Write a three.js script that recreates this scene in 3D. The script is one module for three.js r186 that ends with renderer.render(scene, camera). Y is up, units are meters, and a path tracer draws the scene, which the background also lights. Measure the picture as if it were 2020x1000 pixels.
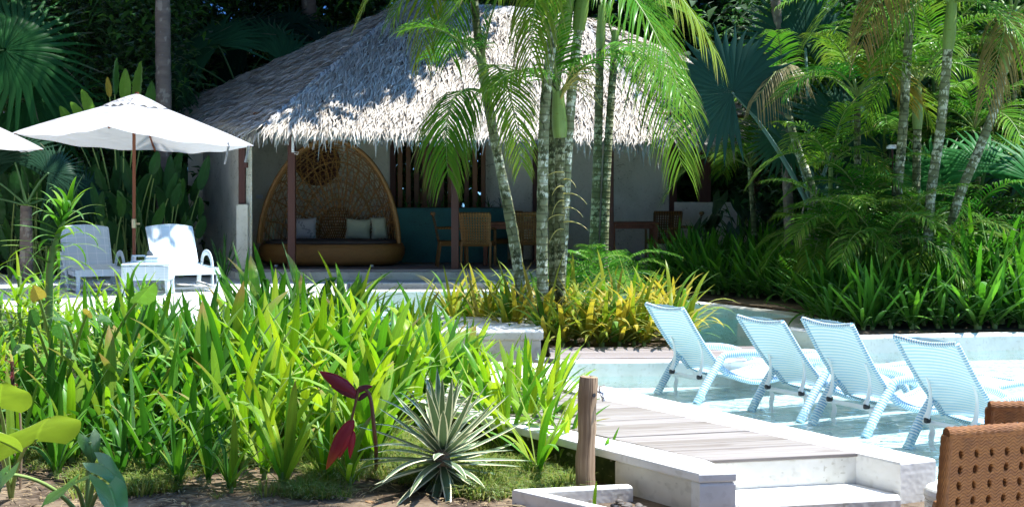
import * as THREE from 'three';
import { Sky } from 'three/addons/objects/Sky.js';
import { RoundedBoxGeometry } from 'three/addons/geometries/RoundedBoxGeometry.js';
import { mergeGeometries } from 'three/addons/utils/BufferGeometryUtils.js';

// ------------------------------------------------------------------ camera, sky, sun, exposure
const scene = new THREE.Scene();
const FOC = 2500, EYE = 1.65, HOR = 385, CX = 1010;      // focal length in photo pixels, eye height, horizon row, centre column
const camera = new THREE.PerspectiveCamera(2 * Math.atan(500 / FOC) * 180 / Math.PI, 2020 / 1000, 0.1, 400);
camera.position.set(0, EYE, 0);
camera.lookAt(0, EYE, -10);
camera.setViewOffset(2020, 1000, 0, 500 - HOR, 2020, 1000);
const renderer = new THREE.WebGLRenderer();
renderer.toneMapping = THREE.LinearToneMapping;
renderer.toneMappingExposure = 2.25;
renderer.shadowMap.enabled = true;
const SUN = new THREE.Vector3(0.42, 0.87, -0.07).normalize();
const sky = new Sky();
sky.name = 'sky';
sky.userData.kind = 'structure';
sky.scale.setScalar(300);
const su = sky.material.uniforms;
su.sunPosition.value.copy(SUN); su.turbidity.value = 10; su.rayleigh.value = 0.35; su.mieCoefficient.value = 0.004;
scene.add(sky);
scene.environmentIntensity = 0.2;
const sun = new THREE.DirectionalLight(new THREE.Color(1, 0.97, 0.92), 5);
sun.position.copy(SUN).multiplyScalar(60).add(new THREE.Vector3(0, 0, -15));
sun.target.position.set(0, 0, -15);
sun.castShadow = true; sun.shadow.mapSize.set(4096, 4096);
Object.assign(sun.shadow.camera, { left: -20, right: 20, top: 20, bottom: -20, near: 1, far: 120 });
scene.add(sun, sun.target);

// ------------------------------------------------------------------ helpers
const V = (x, y, z) => new THREE.Vector3(x, y, z);
const W = (px, py, d) => V((px - CX) / FOC * d, EYE - (py - HOR) / FOC * d, -d);           // photo pixel at a depth -> point of the place
const G = (px, py, y) => W(px, py, FOC * (EYE - y) / (py - HOR));                          // photo pixel on a level surface -> point
function rng(seed) { let s = seed | 0; return () => { s = (s + 0x6d2b79f5) | 0; let t = Math.imul(s ^ (s >>> 15), 1 | s); t = (t + Math.imul(t ^ (t >>> 7), 61 | t)) ^ t; return ((t ^ (t >>> 14)) >>> 0) / 4294967296; }; }
const R = rng(20251);
const rr = (a, b) => a + (b - a) * R();
const lerp = (a, b, t) => a + (b - a) * t, clamp = (x, a, b) => Math.min(b, Math.max(a, x)), D2R = Math.PI / 180;
const smooth = (a, b, x) => { const t = clamp((x - a) / (b - a), 0, 1); return t * t * (3 - 2 * t); };
const pick = (a) => a[Math.floor(R() * a.length) % a.length];
const UP = V(0, 1, 0);

const used = {};
function numbered(name) { const n = used[name] = (used[name] ?? -1) + 1; return n ? name + '_' + String(n).padStart(3, '0') : name; }
function tag(o, label, category, group, kind) {
  o.userData = {};
  if (label) o.userData.label = label;
  if (category) o.userData.category = category;
  if (group) o.userData.group = group;
  if (kind) o.userData.kind = kind;
  return o;
}
function thing(name, label, category, pos, turn = 0, group) {
  const o = new THREE.Group(); o.name = numbered(name);
  if (pos) o.position.copy(pos);
  o.rotation.y = turn; scene.add(o);
  return tag(o, label, category, group);
}
function part(name, geo, mat, parent, label) {
  const m = new THREE.Mesh(geo, mat); m.name = name; m.castShadow = m.receiveShadow = true;
  if (label) m.userData.label = label;
  if (parent) parent.add(m);
  return m;
}
function struct(name, geo, mat) { const m = part(numbered(name), geo, mat, scene); m.userData.kind = 'structure'; return m; }
function stuffPart(name, geo, mat, parent) { const m = part(name, geo, mat, parent); m.userData.kind = 'stuff'; return m; }
function copy(src, label, pos, turn, scale, group) {
  const c = src.clone(); c.name = numbered(src.name.replace(/_\d+$/, '')); scene.add(c);
  if (pos) c.position.copy(pos);
  if (turn !== undefined) c.rotation.y = turn;
  if (scale) c.scale.setScalar(scale);
  c.userData = { ...src.userData };
  if (label) c.userData.label = label;
  if (group) c.userData.group = group;
  return c;
}
// raw geometry builder
class RB {
  constructor() { this.P = []; this.U = []; this.C = []; this.I = []; this.m = null; this.col = null; this.cols = false; }
  v(p, u, w) {
    const q = this.m ? p.clone().applyMatrix4(this.m) : p;
    this.P.push(q.x, q.y, q.z); this.U.push(u, w);
    const c = this.col; if (c) this.cols = true;
    this.C.push(c ? c[0] : 1, c ? c[1] : 1, c ? c[2] : 1);
    return this.P.length / 3 - 1;
  }
  sheet(fn, nu, nv, colFn) {
    const base = this.P.length / 3;
    for (let j = 0; j <= nv; j++) for (let i = 0; i <= nu; i++) { const u = i / nu, w = j / nv; if (colFn) this.col = colFn(u, w); this.v(fn(u, w), u, w); }
    for (let j = 0; j < nv; j++) for (let i = 0; i < nu; i++) { const a = base + j * (nu + 1) + i, b = a + 1, c = a + nu + 1, d = c + 1; this.I.push(a, b, d, a, d, c); }
    return this;
  }
  strip(pts, widths, side, fold = 0, opt = {}) {      // a blade: edge, middle, edge
    const n = pts.length, base = this.P.length / 3, T = V(), N = V(), S = V();
    const flat = opt.flat;
    for (let i = 0; i < n; i++) {
      T.subVectors(pts[Math.min(n - 1, i + 1)], pts[Math.max(0, i - 1)]);
      S.copy(side.isVector3 ? side : side[i]).addScaledVector(T, -S.dot(T) / Math.max(1e-9, T.lengthSq())).normalize();
      N.crossVectors(S, T).normalize();
      const w = widths[i] / 2, t = opt.v0 !== undefined ? lerp(opt.v0, opt.v1, i / (n - 1)) : i / (n - 1);
      if (opt.colFn) this.col = opt.colFn(i / (n - 1));
      this.v(pts[i].clone().addScaledVector(S, -w).addScaledVector(N, fold * w), 0, t);
      if (!flat) this.v(pts[i], 0.5, t);
      this.v(pts[i].clone().addScaledVector(S, w).addScaledVector(N, fold * w), 1, t);
    }
    const k = flat ? 2 : 3;
    for (let i = 0; i < n - 1; i++) for (let j = 0; j < k - 1; j++) { const a = base + i * k + j; this.I.push(a, a + 1, a + k + 1, a, a + k + 1, a + k); }
    return this;
  }
  tube(pts, r, seg = 6, opt = {}) {
    const n = pts.length, base = this.P.length / 3, rad = (i) => Array.isArray(r) ? r[i] : typeof r === 'function' ? r(i / (n - 1)) : r;
    const up0 = opt.up ?? UP, flat = opt.flat ?? 1; let len = 0; const T = V(), S = V(), N = V(); let prev = null;
    for (let i = 0; i < n; i++) {
      T.subVectors(pts[Math.min(n - 1, i + 1)], pts[Math.max(0, i - 1)]).normalize();
      if (opt.closed) T.subVectors(pts[(i + 1) % (n - 1)], pts[(i - 1 + n - 1) % (n - 1)]).normalize();
      if (prev) { S.copy(prev).addScaledVector(T, -prev.dot(T)); } else { S.crossVectors(T, up0); if (S.lengthSq() < 1e-4) S.crossVectors(T, V(1, 0, 0.01)); }
      S.normalize(); if (!opt.up) prev = S.clone(); else { S.crossVectors(T, up0); if (S.lengthSq() < 1e-4) S.copy(prev ?? V(1, 0, 0)); S.normalize(); prev = S.clone(); }
      N.crossVectors(S, T).normalize();
      if (i) len += pts[i].distanceTo(pts[i - 1]);
      if (opt.colFn) this.col = opt.colFn(i / (n - 1));
      for (let j = 0; j <= seg; j++) { const a = j / seg * Math.PI * 2; this.v(pts[i].clone().addScaledVector(S, Math.cos(a) * rad(i)).addScaledVector(N, Math.sin(a) * rad(i) * flat), j / seg, len); }
    }
    const k = seg + 1;
    for (let i = 0; i < n - 1; i++) for (let j = 0; j < seg; j++) { const a = base + i * k + j; this.I.push(a, a + 1, a + k + 1, a, a + k + 1, a + k); }
    if (!opt.open && !opt.closed) for (const [i, f] of [[0, 0], [n - 1, 1]]) {
      const c = this.v(pts[i].clone(), 0.5, f ? len : 0), ring = [];
      for (let j = 0; j < seg; j++) { const s = (base + i * k + j) * 3; const m = this.m; this.m = null; ring.push(this.v(V(this.P[s], this.P[s + 1], this.P[s + 2]), j / seg, f ? len : 0)); this.m = m; }
      for (let j = 0; j < seg; j++) f ? this.I.push(c, ring[j], ring[(j + 1) % seg]) : this.I.push(c, ring[(j + 1) % seg], ring[j]);
    }
    return this;
  }
  box(c, sx, sy, sz, turn = 0) { return this.add(new THREE.BoxGeometry(sx, sy, sz), new THREE.Matrix4().makeRotationY(turn).setPosition(c)); }
  rbox(c, sx, sy, sz, rad = 0.006, turn = 0, seg = 1) { return this.add(new RoundedBoxGeometry(sx, sy, sz, seg, Math.min(rad, sx / 2.05, sy / 2.05, sz / 2.05)), new THREE.Matrix4().makeRotationY(turn).setPosition(c)); }
  bar(a, b, w, h, up = UP) {                        // a bar of rectangular section between two points
    const T = b.clone().sub(a), L = T.length(); T.normalize();
    let S = V().crossVectors(up, T); if (S.lengthSq() < 1e-5) S.set(1, 0, 0); S.normalize();
    const N = V().crossVectors(T, S);
    const m = new THREE.Matrix4().makeBasis(S, N, T).setPosition(a.clone().add(b).multiplyScalar(0.5));
    return this.add(new THREE.BoxGeometry(w, h, L), m);
  }
  add(g, m) {
    const base = this.P.length / 3, p = g.attributes.position, u = g.attributes.uv, q = V();
    for (let i = 0; i < p.count; i++) { q.fromBufferAttribute(p, i); if (m) q.applyMatrix4(m); this.v(q.clone(), u ? u.getX(i) : 0, u ? u.getY(i) : 0); }
    if (g.index) for (let i = 0; i < g.index.count; i++) this.I.push(base + g.index.getX(i)); else for (let i = 0; i < p.count; i++) this.I.push(base + i);
    return this;
  }
  build() {
    const g = new THREE.BufferGeometry();
    g.setAttribute('position', new THREE.Float32BufferAttribute(this.P, 3));
    g.setAttribute('uv', new THREE.Float32BufferAttribute(this.U, 2));
    if (this.cols) g.setAttribute('color', new THREE.Float32BufferAttribute(this.C, 3));
    g.setIndex(this.I); g.computeVertexNormals();
    return g;
  }
}
// box-mapped uv in metres for walls and slabs
function metreUV(g) {
  const p = g.attributes.position, n = g.attributes.normal, u = new Float32Array(p.count * 2);
  for (let i = 0; i < p.count; i++) {
    const ax = Math.abs(n.getX(i)), ay = Math.abs(n.getY(i)), az = Math.abs(n.getZ(i));
    if (ay > 0.6) { u[2 * i] = p.getX(i); u[2 * i + 1] = p.getZ(i); } else if (ax > az) { u[2 * i] = p.getZ(i); u[2 * i + 1] = p.getY(i); } else { u[2 * i] = p.getX(i); u[2 * i + 1] = p.getY(i); }
  }
  g.setAttribute('uv', new THREE.BufferAttribute(u, 2)); return g;
}
function prism(pts, y0, y1, bevel = 0.012, hole) {   // [x, z] outline, standing between two heights
  const s = new THREE.Shape(pts.map(([x, z]) => new THREE.Vector2(x, -z)));
  if (hole) s.holes.push(new THREE.Path(hole.map(([x, z]) => new THREE.Vector2(x, -z))));
  const g = new THREE.ExtrudeGeometry(s, { depth: y1 - y0 - 2 * bevel, bevelEnabled: bevel > 0, bevelSize: bevel, bevelThickness: bevel, bevelOffset: -bevel, bevelSegments: 2, curveSegments: 4 });
  g.rotateX(-Math.PI / 2); g.translate(0, y0 + bevel, 0);
  return metreUV(g);
}
function wallPath(pts, w, y0, y1, bevel = 0.012) {   // a wall of width w along a polyline, w to the left of its direction when negative
  const off = [], n = pts.length;
  for (let i = 0; i < n; i++) {
    const d = (a, b) => { const x = b[0] - a[0], z = b[1] - a[1], l = Math.hypot(x, z); return [x / l, z / l]; };
    const d0 = i ? d(pts[i - 1], pts[i]) : d(pts[0], pts[1]), d1 = i < n - 1 ? d(pts[i], pts[i + 1]) : d0;
    let nx = -(d0[1] + d1[1]), nz = d0[0] + d1[0]; const l = Math.hypot(nx, nz); nx /= l; nz /= l;
    const k = w / Math.max(0.4, nx * -d0[1] + nz * d0[0]);
    off.push([pts[i][0] + nx * k, pts[i][1] + nz * k]);
  }
  return prism([...pts, ...off.reverse()], y0, y1, bevel);
}
const bez = (a, b, c, n) => Array.from({ length: n + 1 }, (_, i) => { const t = i / n, s = 1 - t; return V().addScaledVector(a, s * s).addScaledVector(b, 2 * s * t).addScaledVector(c, t * t); });
const spline = (pts, n) => new THREE.CatmullRomCurve3(pts, false, 'centripetal').getPoints(n);

// ------------------------------------------------------------------ textures
function makeNoise(seed) {
  const r = rng(seed), N = 64, t = Float32Array.from({ length: N * N }, () => r());
  const at = (x, y, px, py) => t[(((y % py) + py) % py % N) * N + (((x % px) + px) % px % N)];
  const n1 = (x, y, px, py) => { const ix = Math.floor(x), iy = Math.floor(y); let fx = x - ix, fy = y - iy; fx = fx * fx * (3 - 2 * fx); fy = fy * fy * (3 - 2 * fy); return lerp(lerp(at(ix, iy, px, py), at(ix + 1, iy, px, py), fx), lerp(at(ix, iy + 1, px, py), at(ix + 1, iy + 1, px, py), fx), fy); };
  return (u, v, fx, fy = fx, oct = 4, gain = 0.5) => { let s = 0, a = 1, k = 0; for (let o = 0; o < oct; o++) { s += a * n1(u * fx, v * fy, fx, fy); k += a; a *= gain; fx = Math.min(64, fx * 2); fy = Math.min(64, fy * 2); } return s / k; };
}
const nz1 = makeNoise(11), nz2 = makeNoise(29), nz3 = makeNoise(53);
function tex(w, h, fn, srgb = true, rep = [1, 1]) {
  const d = new Uint8Array(w * h * 4);
  for (let y = 0; y < h; y++) for (let x = 0; x < w; x++) { const c = fn(x / w, y / h), i = (y * w + x) * 4; for (let k = 0; k < 3; k++) d[i + k] = clamp((c.length ? c[k] : c) * 255, 0, 255); d[i + 3] = 255; }
  const t = new THREE.DataTexture(d, w, h); t.wrapS = t.wrapT = THREE.RepeatWrapping; t.magFilter = THREE.LinearFilter; t.minFilter = THREE.LinearFilter;
  if (srgb) t.colorSpace = THREE.SRGBColorSpace;
  t.repeat.set(...rep); t.needsUpdate = true; return t;
}
const mix3 = (a, b, t) => [lerp(a[0], b[0], t), lerp(a[1], b[1], t), lerp(a[2], b[2], t)];
const T = {};
T.plaster = tex(512, 512, (u, v) => { const a = nz1(u, v, 4, 4, 5), b = nz2(u, v, 24, 24, 3), c = nz3(u, v, 40, 40, 2); const d = nz3(u + 0.02 * b, v, 64, 64, 1), sp = smooth(0.80, 0.92, d) * smooth(0.52, 0.66, a); return mix3(mix3([0.93, 0.93, 0.91], [0.85, 0.85, 0.81], smooth(0.4, 0.7, a) * 0.7 + b * 0.3), [0.50, 0.48, 0.40], sp * 0.5 + 0.1 * smooth(0.6, 0.8, c)); }, true, [0.8, 0.8]);
T.plasterBump = tex(512, 512, (u, v) => nz1(u, v, 6, 6, 3) * 0.6 + nz2(u, v, 60, 60, 2) * 0.4, false, [0.8, 0.8]);
T.moss = tex(256, 256, (u, v) => { const a = nz1(u, v, 5, 5, 5), b = nz2(u, v, 20, 20, 3); return mix3(mix3([0.42, 0.43, 0.20], [0.22, 0.25, 0.09], smooth(0.35, 0.65, a)), [0.60, 0.57, 0.45], smooth(0.6, 0.75, b)); }, true, [1.5, 1.5]);
T.wood = tex(256, 512, (u, v) => { const g = nz1(u, v, 32, 2, 4), k = nz2(u, v, 5, 3, 4); return mix3(mix3([0.80, 0.79, 0.79], [0.68, 0.65, 0.64], smooth(0.35, 0.75, g)), [0.58, 0.54, 0.52], smooth(0.55, 0.8, k) * 0.6); }, true, [1, 1]);
T.woodBump = tex(256, 512, (u, v) => nz1(u, v, 48, 2, 4), false);
T.brown = tex(256, 512, (u, v) => { const g = nz1(u, v, 24, 2, 5), k = nz2(u, v, 4, 4, 4), e = smooth(0.70, 0.8, nz3(u, v, 40, 2, 2)); return mix3(mix3([0.66, 0.57, 0.46], [0.50, 0.41, 0.31], smooth(0.3, 0.7, g * 0.6 + k * 0.4)), [0.22, 0.14, 0.09], e * 0.8); }, true);
T.teak = tex(256, 256, (u, v) => { const g = nz1(u, v, 20, 2, 4); return mix3([0.55, 0.31, 0.17], [0.38, 0.19, 0.10], g); }, true);
T.darkwood = tex(256, 256, (u, v) => { const g = nz1(u, v, 20, 2, 4); return mix3([0.40, 0.24, 0.19], [0.26, 0.14, 0.11], g); }, true);
T.bamboo = tex(128, 256, (u, v) => { const g = nz1(u, v, 16, 2, 4); return mix3([0.62, 0.42, 0.22], [0.40, 0.24, 0.12], g); }, true);
T.soil = tex(512, 512, (u, v) => { const a = nz1(u, v, 6, 6, 5), b = nz2(u, v, 40, 40, 3); return mix3(mix3([0.50, 0.43, 0.34], [0.30, 0.24, 0.18], smooth(0.3, 0.7, a)), mix3([0.22, 0.17, 0.12], [0.62, 0.55, 0.46], b), smooth(0.5, 0.75, b) * 0.6); }, true, [0.6, 0.6]);
T.soilBump = tex(512, 512, (u, v) => nz1(u, v, 12, 12, 4) * 0.6 + nz2(u, v, 50, 50, 2) * 0.4, false, [0.6, 0.6]);
T.bark = tex(256, 512, (u, v) => {                 // palm stem with lichen patches
  const wu = u + 0.06 * (nz3(u, v, 12, 30, 3) - 0.5), wv = v + 0.03 * (nz2(u, v, 13, 29, 3) - 0.5);
  const a = nz1(wu, wv, 4, 8, 6, 0.62), b = nz2(wu, wv, 6, 17, 6, 0.7), c = nz3(wu, wv, 3, 5, 5), ring = Math.pow(Math.abs(Math.sin(v * Math.PI * 14 + nz1(u, v, 3, 3, 2) * 0.8)), 14);
  let k = mix3([0.54, 0.58, 0.42], [0.44, 0.45, 0.34], a);
  k = mix3(k, [0.84, 0.86, 0.78], smooth(0.49, 0.56, b) * smooth(0.36, 0.55, c));
  k = mix3(k, [0.20, 0.24, 0.13], smooth(0.58, 0.66, a) * 0.75);
  return mix3(k, [0.20, 0.20, 0.15], ring * 0.4);
}, true, [1, 0.9]);
T.barkBump = tex(128, 512, (u, v) => 0.5 + 0.5 * nz1(u, v, 8, 30, 3) - 0.5 * Math.pow(Math.abs(Math.sin(v * Math.PI * 14)), 14), false, [1, 0.9]);
T.coco = tex(256, 512, (u, v) => { const a = nz1(u, v, 4, 24, 4), b = nz2(u, v, 10, 20, 4); return mix3(mix3([0.55, 0.50, 0.45], [0.38, 0.34, 0.31], a), [0.70, 0.68, 0.62], smooth(0.6, 0.75, b) * 0.5); }, true, [1, 0.5]);
T.leaf = tex(128, 256, (u, v) => { const st = nz1(u, v, 40, 2, 3), bl = nz2(u, v, 3, 8, 4), mid = Math.exp(-Math.pow((u - 0.5) / 0.035, 2)); const k = 0.80 + 0.16 * st + 0.12 * (bl - 0.5) + 0.10 * mid; const sp = smooth(0.74, 0.8, nz3(u, v, 14, 40, 2)); return mix3([k, k, k * 0.98], [0.85, 0.72, 0.45], sp * 0.5); }, true);
T.leafBump = tex(128, 64, (u, v) => nz1(u, v, 48, 1, 2) * 0.7 + 0.3 * (1 - Math.exp(-Math.pow((u - 0.5) / 0.05, 2))), false);
T.broad = tex(128, 256, (u, v) => { const x = Math.abs(u - 0.5), vein = Math.abs(Math.sin((v * 2.0 - x * 1.0) * Math.PI * 22)), mid = Math.exp(-Math.pow(x / 0.02, 2)), bl = nz2(u, v, 4, 6, 4); const k = 0.82 + 0.09 * vein + 0.15 * (bl - 0.5) + 0.12 * mid; return [k, k, k]; }, true);
T.broadBump = tex(128, 256, (u, v) => { const x = Math.abs(u - 0.5); return 0.5 + 0.5 * Math.abs(Math.sin((v * 2.0 - x) * Math.PI * 22)) - 0.4 * Math.exp(-Math.pow(x / 0.03, 2)); }, false);
T.agave = tex(128, 128, (u, v) => { const x = Math.abs(u - 0.5) * 2, st = nz1(u, v, 24, 2, 3), e = smooth(0.66, 0.74, x + (st - 0.5) * 0.14); return mix3(mix3([0.28, 0.38, 0.24], [0.42, 0.52, 0.33], st), [0.93, 0.92, 0.76], e); }, true);
T.weaveBump = tex(128, 128, (u, v) => { const a = Math.floor(u * 16), b = Math.floor(v * 16), fu = u * 16 - a, fv = v * 16 - b; return (a + b) % 2 ? Math.sin(fu * Math.PI) * (0.6 + 0.4 * Math.sin(fv * Math.PI)) : Math.sin(fv * Math.PI) * (0.6 + 0.4 * Math.sin(fu * Math.PI)); }, false);
T.rattan = tex(256, 256, (u, v) => { const st = Math.abs(Math.sin((v + 0.012 * Math.sin(u * 60)) * Math.PI * 40)), a = nz1(u, v, 12, 40, 4), b = nz2(u, v, 5, 5, 3); return mix3(mix3([0.64, 0.45, 0.23], [0.50, 0.32, 0.15], a), [0.30, 0.18, 0.08], (1 - st) * 0.3 + smooth(0.6, 0.8, b) * 0.2); }, true);
T.rattanBump = tex(256, 256, (u, v) => Math.abs(Math.sin((v + 0.012 * Math.sin(u * 60)) * Math.PI * 40)) * (0.7 + 0.3 * nz1(u, v, 12, 40, 3)), false);
T.wicker = tex(128, 128, (u, v) => { const b = Math.floor(v * 20), f = v * 20 - b, k = Math.sin(f * Math.PI), a = nz1(u, v, 10, 20, 3); return mix3([0.36, 0.25, 0.10], mix3([0.66, 0.49, 0.24], [0.55, 0.39, 0.17], a), k); }, true);
T.wickerBump = tex(128, 128, (u, v) => { const b = Math.floor(v * 20); return Math.sin((v * 20 - b) * Math.PI); }, false);
T.stripe = tex(32, 256, (u, v) => { const k = Math.floor(v * 16 + 0.25 * Math.sin(u * 6.28)) % 2; return k ? [0.90, 0.94, 0.95] : [0.50, 0.72, 0.84]; }, true, [1, 6]);
T.stripeBump = tex(32, 256, (u, v) => Math.abs(Math.sin(v * 16 * Math.PI)), false, [1, 6]);
T.white = tex(256, 256, (u, v) => { const g = Math.min(Math.abs(((u * 5) % 1) - 0.5), Math.abs(((v * 5) % 1) - 0.5)) < 0.025 ? 1 : 0, f = Math.abs(Math.sin(u * Math.PI * 48)); return mix3(mix3([0.74, 0.82, 0.85], [0.82, 0.88, 0.90], f), [0.94, 0.96, 0.97], g); }, true);
T.whiteBump = tex(256, 256, (u, v) => Math.abs(Math.sin(u * Math.PI * 48)) * 0.5 + Math.abs(Math.sin(v * Math.PI * 48)) * 0.5, false);
T.wave = tex(512, 512, (u, v) => nz1(u, v, 6, 10, 3, 0.55) * 0.75 + nz2(u, v, 18, 26, 2) * 0.25, false, [0.8, 0.8]);
T.canvasBump = tex(256, 256, (u, v) => nz1(u, v, 3, 5, 4), false);
T.pillow = tex(256, 256, (u, v) => { let k = [0.62, 0.62, 0.62]; for (let i = 0; i < 14; i++) { const x = ((i * 0.37) % 1) * 0.9 + 0.05, y = ((i * 0.61 + 0.13) % 1) * 0.9 + 0.05, a = i * 1.3, dx = (u - x) * Math.cos(a) + (v - y) * Math.sin(a), dy = -(u - x) * Math.sin(a) + (v - y) * Math.cos(a); const q = Math.abs(dy) / (0.035 * Math.max(0.01, 1 - Math.pow(dx / 0.085, 2))); if (Math.abs(dx) < 0.085 && q < 1) k = q > 0.72 || Math.abs(dy) < 0.004 ? [0.22, 0.24, 0.28] : [0.52, 0.53, 0.55]; } return k; }, true);

// ------------------------------------------------------------------ materials
const std = (o) => new THREE.MeshStandardMaterial({ side: THREE.DoubleSide, roughness: 0.8, ...o });
const rgb = (r, g, b) => new THREE.Color().setRGB(r, g, b);
const M = {};
M.plaster = std({ map: T.plaster, bumpMap: T.plasterBump, bumpScale: 0.004, roughness: 0.75 });
M.cream = std({ map: T.plaster, color: rgb(0.95, 0.91, 0.80), bumpMap: T.plasterBump, bumpScale: 0.004 });
M.wall = std({ map: T.plaster, color: rgb(1.0, 0.95, 0.83), bumpMap: T.plasterBump, bumpScale: 0.003 });
M.moss = std({ map: T.moss, bumpMap: T.soilBump, bumpScale: 0.01, roughness: 0.95 });
M.pool = std({ map: T.plaster, color: rgb(0.64, 0.72, 0.71), roughness: 0.6 });
M.deep = std({ map: T.plaster, color: rgb(0.07, 0.56, 0.64), roughness: 0.6 });
M.paving = std({ map: T.plaster, color: rgb(0.85, 0.86, 0.86), bumpMap: T.plasterBump, bumpScale: 0.004 });
M.plank = [0, 1, 2, 3].map((i) => { const t = T.wood.clone(); t.offset.set(i * 0.27, i * 0.41); return std({ map: t, color: rgb(0.50 - 0.04 * i, 0.48 - 0.042 * i, 0.445 - 0.045 * i), bumpMap: T.woodBump, bumpScale: 0.002, roughness: 0.6 }); });
M.greyPlank = [0, 1, 2].map((i) => { const t = T.wood.clone(); t.offset.set(i * 0.31, i * 0.17); return std({ map: t, color: rgb(0.50 - 0.06 * i, 0.46 - 0.06 * i, 0.44 - 0.06 * i), bumpMap: T.woodBump, bumpScale: 0.002, roughness: 0.65 }); });
M.post = std({ map: T.brown, bumpMap: T.woodBump, bumpScale: 0.004, roughness: 0.85 });
M.teak = std({ map: T.teak, roughness: 0.55 });
M.darkwood = std({ map: T.darkwood, roughness: 0.65 });
M.bamboo = [0, 1, 2].map((i) => std({ map: T.bamboo, color: rgb(1 - 0.22 * i, 1 - 0.24 * i, 1 - 0.25 * i), roughness: 0.55 }));
M.soil = std({ map: T.soil, color: rgb(0.75, 0.75, 0.75), bumpMap: T.soilBump, bumpScale: 0.03, roughness: 1 });
M.bark = std({ map: T.bark, bumpMap: T.barkBump, bumpScale: 0.01, roughness: 0.9 });
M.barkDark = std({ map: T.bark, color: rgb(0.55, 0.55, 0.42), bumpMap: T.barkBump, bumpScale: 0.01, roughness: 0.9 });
M.coco = std({ map: T.coco, bumpMap: T.barkBump, bumpScale: 0.01, roughness: 0.9 });
M.metal = std({ color: rgb(0.55, 0.55, 0.56), metalness: 0.9, roughness: 0.35 });
M.pipe = std({ color: rgb(0.36, 0.42, 0.48), roughness: 0.35 });
M.brass = std({ color: rgb(0.72, 0.60, 0.34), metalness: 0.9, roughness: 0.3 });
M.whitePaint = std({ color: rgb(0.82, 0.84, 0.85), roughness: 0.4 });
M.blackPlastic = std({ color: rgb(0.02, 0.02, 0.025), roughness: 0.4 });
M.teal = std({ map: T.plaster, color: rgb(0.012, 0.15, 0.145), roughness: 0.6 });
M.canvas = new THREE.MeshPhysicalMaterial({ side: THREE.DoubleSide, color: rgb(0.45, 0.45, 0.45), transmission: 0.28, roughness: 1, thickness: 0, bumpMap: T.canvasBump, bumpScale: 0.06 });
M.rattan = std({ map: T.rattan, color: rgb(0.80, 0.70, 0.50), bumpMap: T.rattanBump, bumpScale: 0.002, roughness: 0.75 });
M.wicker = std({ map: T.wicker, color: rgb(0.86, 0.80, 0.74), bumpMap: T.wickerBump, bumpScale: 0.003, roughness: 0.6 });
M.stripe = std({ map: T.stripe, bumpMap: T.stripeBump, bumpScale: 0.003, roughness: 0.5 });
M.strand = std({ vertexColors: true, roughness: 0.5 });
M.vc = std({ vertexColors: true, roughness: 0.9 });
M.white = std({ map: T.white, bumpMap: T.whiteBump, bumpScale: 0.002, roughness: 0.5 });
M.cushion = std({ color: rgb(0.05, 0.04, 0.035), roughness: 0.95 });
M.pillow = std({ map: T.pillow, roughness: 0.95 });
M.pillowGreen = std({ color: rgb(0.36, 0.38, 0.26), bumpMap: T.canvasBump, bumpScale: 0.02, roughness: 0.95 });
const water = new THREE.MeshPhysicalMaterial({ side: THREE.DoubleSide, color: rgb(0.86, 0.96, 0.97), transmission: 1, roughness: 0.02, thickness: 0, ior: 1.33, bumpMap: T.wave, bumpScale: 0.11 });
// leaves: thin sheets that let some light through
const leafMat = (r, g, b, o = {}) => new THREE.MeshPhysicalMaterial({ side: THREE.DoubleSide, color: rgb(r, g, b), map: T.leaf, bumpMap: T.leafBump, bumpScale: 0.0015, roughness: 0.97, specularIntensity: 0.3, transmission: 0.48, thickness: 0, clearcoat: 0.22, clearcoatRoughness: 0.28, ...o });
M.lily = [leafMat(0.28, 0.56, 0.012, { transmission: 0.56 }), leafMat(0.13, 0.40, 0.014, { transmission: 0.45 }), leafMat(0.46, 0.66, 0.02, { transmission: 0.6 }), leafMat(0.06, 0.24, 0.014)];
M.lilyTip = leafMat(0.95, 0.95, 0.95, { vertexColors: true });
M.hedge = [leafMat(0.09, 0.33, 0.014), leafMat(0.14, 0.42, 0.016), leafMat(0.06, 0.25, 0.014)];
M.yellow = [leafMat(0.34, 0.46, 0.02), leafMat(0.66, 0.56, 0.04), leafMat(0.15, 0.36, 0.015), leafMat(0.62, 0.52, 0.10), leafMat(0.44, 0.50, 0.03)];
M.frond = leafMat(1, 1, 0.7, { vertexColors: true, map: null, bumpMap: null, transmission: 0.38, specularIntensity: 0.15, clearcoat: 0.14, clearcoatRoughness: 0.2 });
M.fan = leafMat(0.9, 0.9, 0.9, { vertexColors: true, map: null, bumpMap: null, transmission: 0.22, clearcoat: 0.12, clearcoatRoughness: 0.35 });
M.rachis = std({ color: rgb(0.16, 0.24, 0.05), roughness: 0.5 });
M.rachisYellow = std({ color: rgb(0.42, 0.38, 0.10), roughness: 0.5 });
M.shaft = std({ map: T.leaf, color: rgb(0.28, 0.42, 0.10), roughness: 0.4 });
M.stem = std({ color: rgb(0.22, 0.32, 0.08), roughness: 0.6 });
M.agave = new THREE.MeshPhysicalMaterial({ side: THREE.DoubleSide, map: T.agave, color: rgb(0.95, 0.95, 0.95), roughness: 0.97, transmission: 0.15, thickness: 0, clearcoat: 0.5, clearcoatRoughness: 0.3 });
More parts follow.
